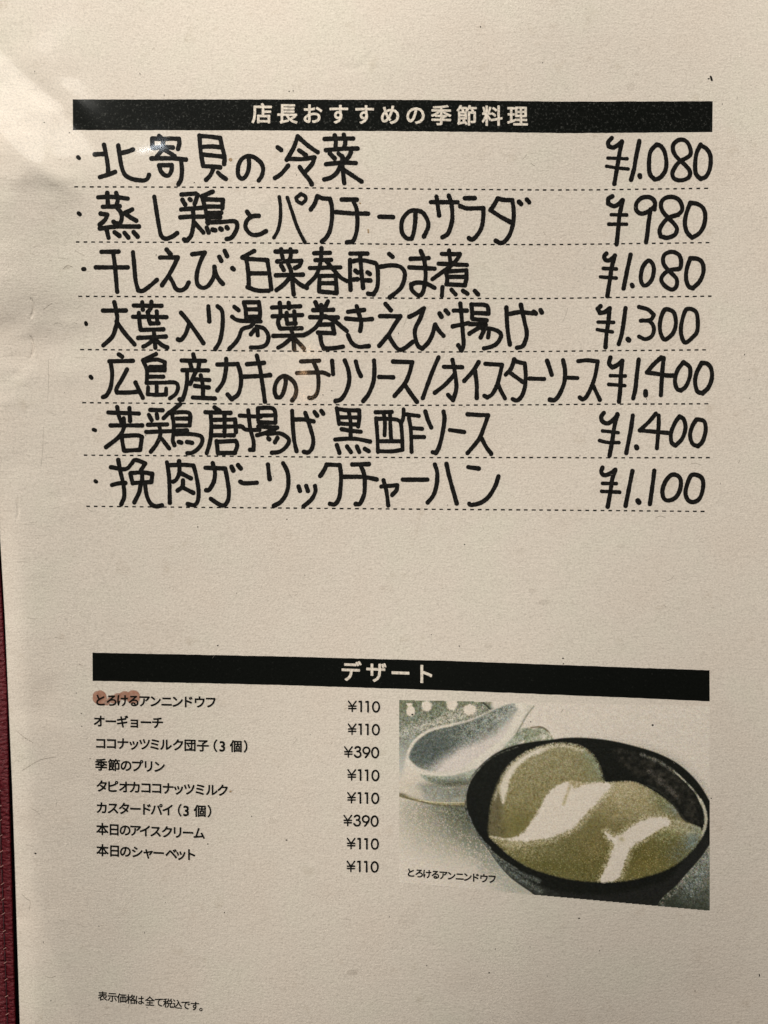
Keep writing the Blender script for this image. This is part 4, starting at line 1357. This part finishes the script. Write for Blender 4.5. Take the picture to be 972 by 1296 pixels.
smear('rusty_smear', [(126.1, 882.7, 9.0, 9.2, 0.98), (133, 889, 6.5, 4.2, 0.8), (144.5, 885, 8.5, 5.6, 0.85), (151, 881.5, 8, 4.6, 0.8), (158, 880.6, 8, 5.8, 0.92),
                      (168.6, 882.2, 8.8, 9.0, 0.95)], M_smudge, page, T1)

for k, (gx_, gy_, rx_, ry_, al_) in enumerate([(445.5, 1231, 7, 4, .42), (515, 1163, 12, 10, .2), (673.5, 747.5, 5, 3, .34), (688, 762, 7, 4, .34),
                                   (786, 691, 6, 3, .3), (658, 697, 6, 4, .24), (618, 817, 6, 3, .3), (292, 1001.5, 2.6, 2.2, .5), (135, 1275, 3, 2, .4),
                                   (86, 338, 5, 2.5, .35), (345, 1040, 7, 3, .25), (240, 985, 6, 4, .2), (798, 110, 5, 5, .3), (806, 94, 4, 2, .35),
                                   (880, 1240, 14, 10, .12), (590, 260, 12, 9, .12), (650, 340, 9, 6, .16), (330, 705, 16, 10, .12), (62, 300, 15, 9, .14),
                                   (710, 655, 18, 12, .1), (400, 1130, 20, 12, .1), (930, 560, 12, 14, .12), (520, 60, 14, 8, .12)]):
    smear('grime_mark', [(gx_, gy_, rx_, ry_, al_), (gx_ + rx_ * .7, gy_ - ry_ * .4, rx_ * .6, ry_ * .6, al_ * .7)], M_grime, page, T1 + 2e-6, cell=1.0)

specks = Ribbons(T2)
for (x, y, r, L, a) in [(900.2, 99.2, 1.2, 2.2, 75), (896.8, 99.6, 0.55, 0.8, 0), (521.8, 904.2, 0.9, .3, 0), (826, 917.5, 0.9, .3, 0),
                        (275.5, 817, 0.6, .5, 0), (712.5, 833, 0.7, .4, 0), (713, 840, 0.5, .4, 0), (608, 62 - 28, 0.5, .4, 0),
                        (263, 1068, 0.6, .3, 0), (246, 231, 0.45, .4, 0), (619, 1231, 0.6, .4, 0), (733, 1162, 0.6, .7, 0),
                        (362.5, 1063, 0.6, .4, 0), (103.5, 919, 0.5, .3, 0), (45, 1080, 0.8, .5, 0), (103, 903, 0.4, .3, 0), (961, 1234, 0.6, 1, 90),
                        (540, 1222, 0.4, .3, 0), (186, 1275, .4, .3, 0), (602, 914, .45, .3, 0), (671.5, 913.5, .5, .3, 0), (588, 689, .5, .3, 0),
                        (371, 115, .4, .6, 90), (366, 115.6, .35, .6, 0), (900, 1010, .4, .4, 0), (88, 168, .4, .3, 0), (56, 155, .45, .3, 0)]:
    dx, dy = math.cos(math.radians(a)) * L, math.sin(math.radians(a)) * L
    specks.line([(x - dx, y - dy), (x + dx, y + dy)], r, rough=0.12, step=0.7)
for k in range(70):
    x, y = random.uniform(35, 960), random.uniform(10, 1290)
    specks.line([(x, y), (x + random.uniform(-1, 1), y + random.uniform(-1, 1))], random.uniform(0.18, 0.36), rough=0.1, step=0.6)
o = specks.build('ink_specks', M_print, page)
o['kind'] = 'stuff'

scr = Ribbons(T1 + 6e-6)
HAIR = [[(661, 202), (664, 199), (666.5, 195.5)], [(370, 942), (373.5, 938.5), (376, 934.5)], [(844, 735), (850, 732), (853, 728)],
        [(712, 408), (716, 398), (718.5, 390)], [(510, 414.5), (514, 404), (518, 390)], [(109, 640), (112, 645), (118, 648)], [(70, 1010), (72, 1014), (71, 1020)],
        [(28, 1132), (33, 1137), (38, 1141), (37, 1152)], [(57, 1235), (63, 1237), (70, 1235.5)], [(540, 1240), (543, 1244)],
        [(830, 655), (836, 653), (842, 655)], [(874, 587), (880, 586), (887, 588.5)], [(61, 455), (61.5, 480), (60.5, 505)], [(55, 540), (54, 570), (52, 590)],
        [(80, 340), (86, 335), (92, 338)], [(55, 392), (62, 386), (66, 384)], [(68, 410), (74, 408.5), (79, 411)], [(41, 1024), (47, 1027), (50, 1031)],
        [(22, 926), (32, 934), (42, 940)], [(28, 975), (50, 962), (70, 958)], [(672, 206), (675, 209), (677, 209.5)]]
for h_ in HAIR:
    scr.line(h_, 0.16, rough=0.15, step=0.8)
for k in range(46):
    x, y = random.uniform(5, 110), random.choice([random.uniform(200, 330), random.uniform(400, 720), random.uniform(90, 1290)])
    x += float(edge_x(y)) + 8
    a = random.gauss(0.05, 0.25)
    L = random.uniform(3, 14)
    scr.line([(x, y), (x + L * 0.5 * math.cos(a), y + L * 0.5 * math.sin(a) + random.uniform(-.6, .6)), (x + L * math.cos(a), y + L * math.sin(a))],
             random.uniform(0.07, 0.12), rough=0.1, step=1.0)
for k in range(70):
    x, y = random.uniform(120, 960), random.uniform(10, 1290)
    a = random.uniform(-1.2, 1.2)
    L = random.uniform(2, 6)
    scr.line([(x, y), (x + L * 0.5 * math.cos(a), y + L * 0.5 * math.sin(a) + random.uniform(-.8, .8)), (x + L * math.cos(a), y + L * math.sin(a))],
             random.uniform(0.07, 0.12), rough=0.1, step=1.0)
o = scr.build('hairline_scratches', mat_ink('scratch_mark', (0.36, 0.32, 0.27)), page)  # fine scratches in a grey-brown tone
o['kind'] = 'stuff'

dots = Ribbons(T2)
dots.line([(291.6, 202.2)], 1.9, rough=0.08, step=0.5)
dots.line([(466, 291), (466.3, 294)], 0.9, rough=0.15, step=0.5)
dots.line([(455, 257), (456, 257.5)], 0.7, rough=0.15, step=0.5)
dots.line([(292, 1001.5)], 1.0, rough=0.1, step=0.5)
dots.build('brown_stain', M_dirt, page)
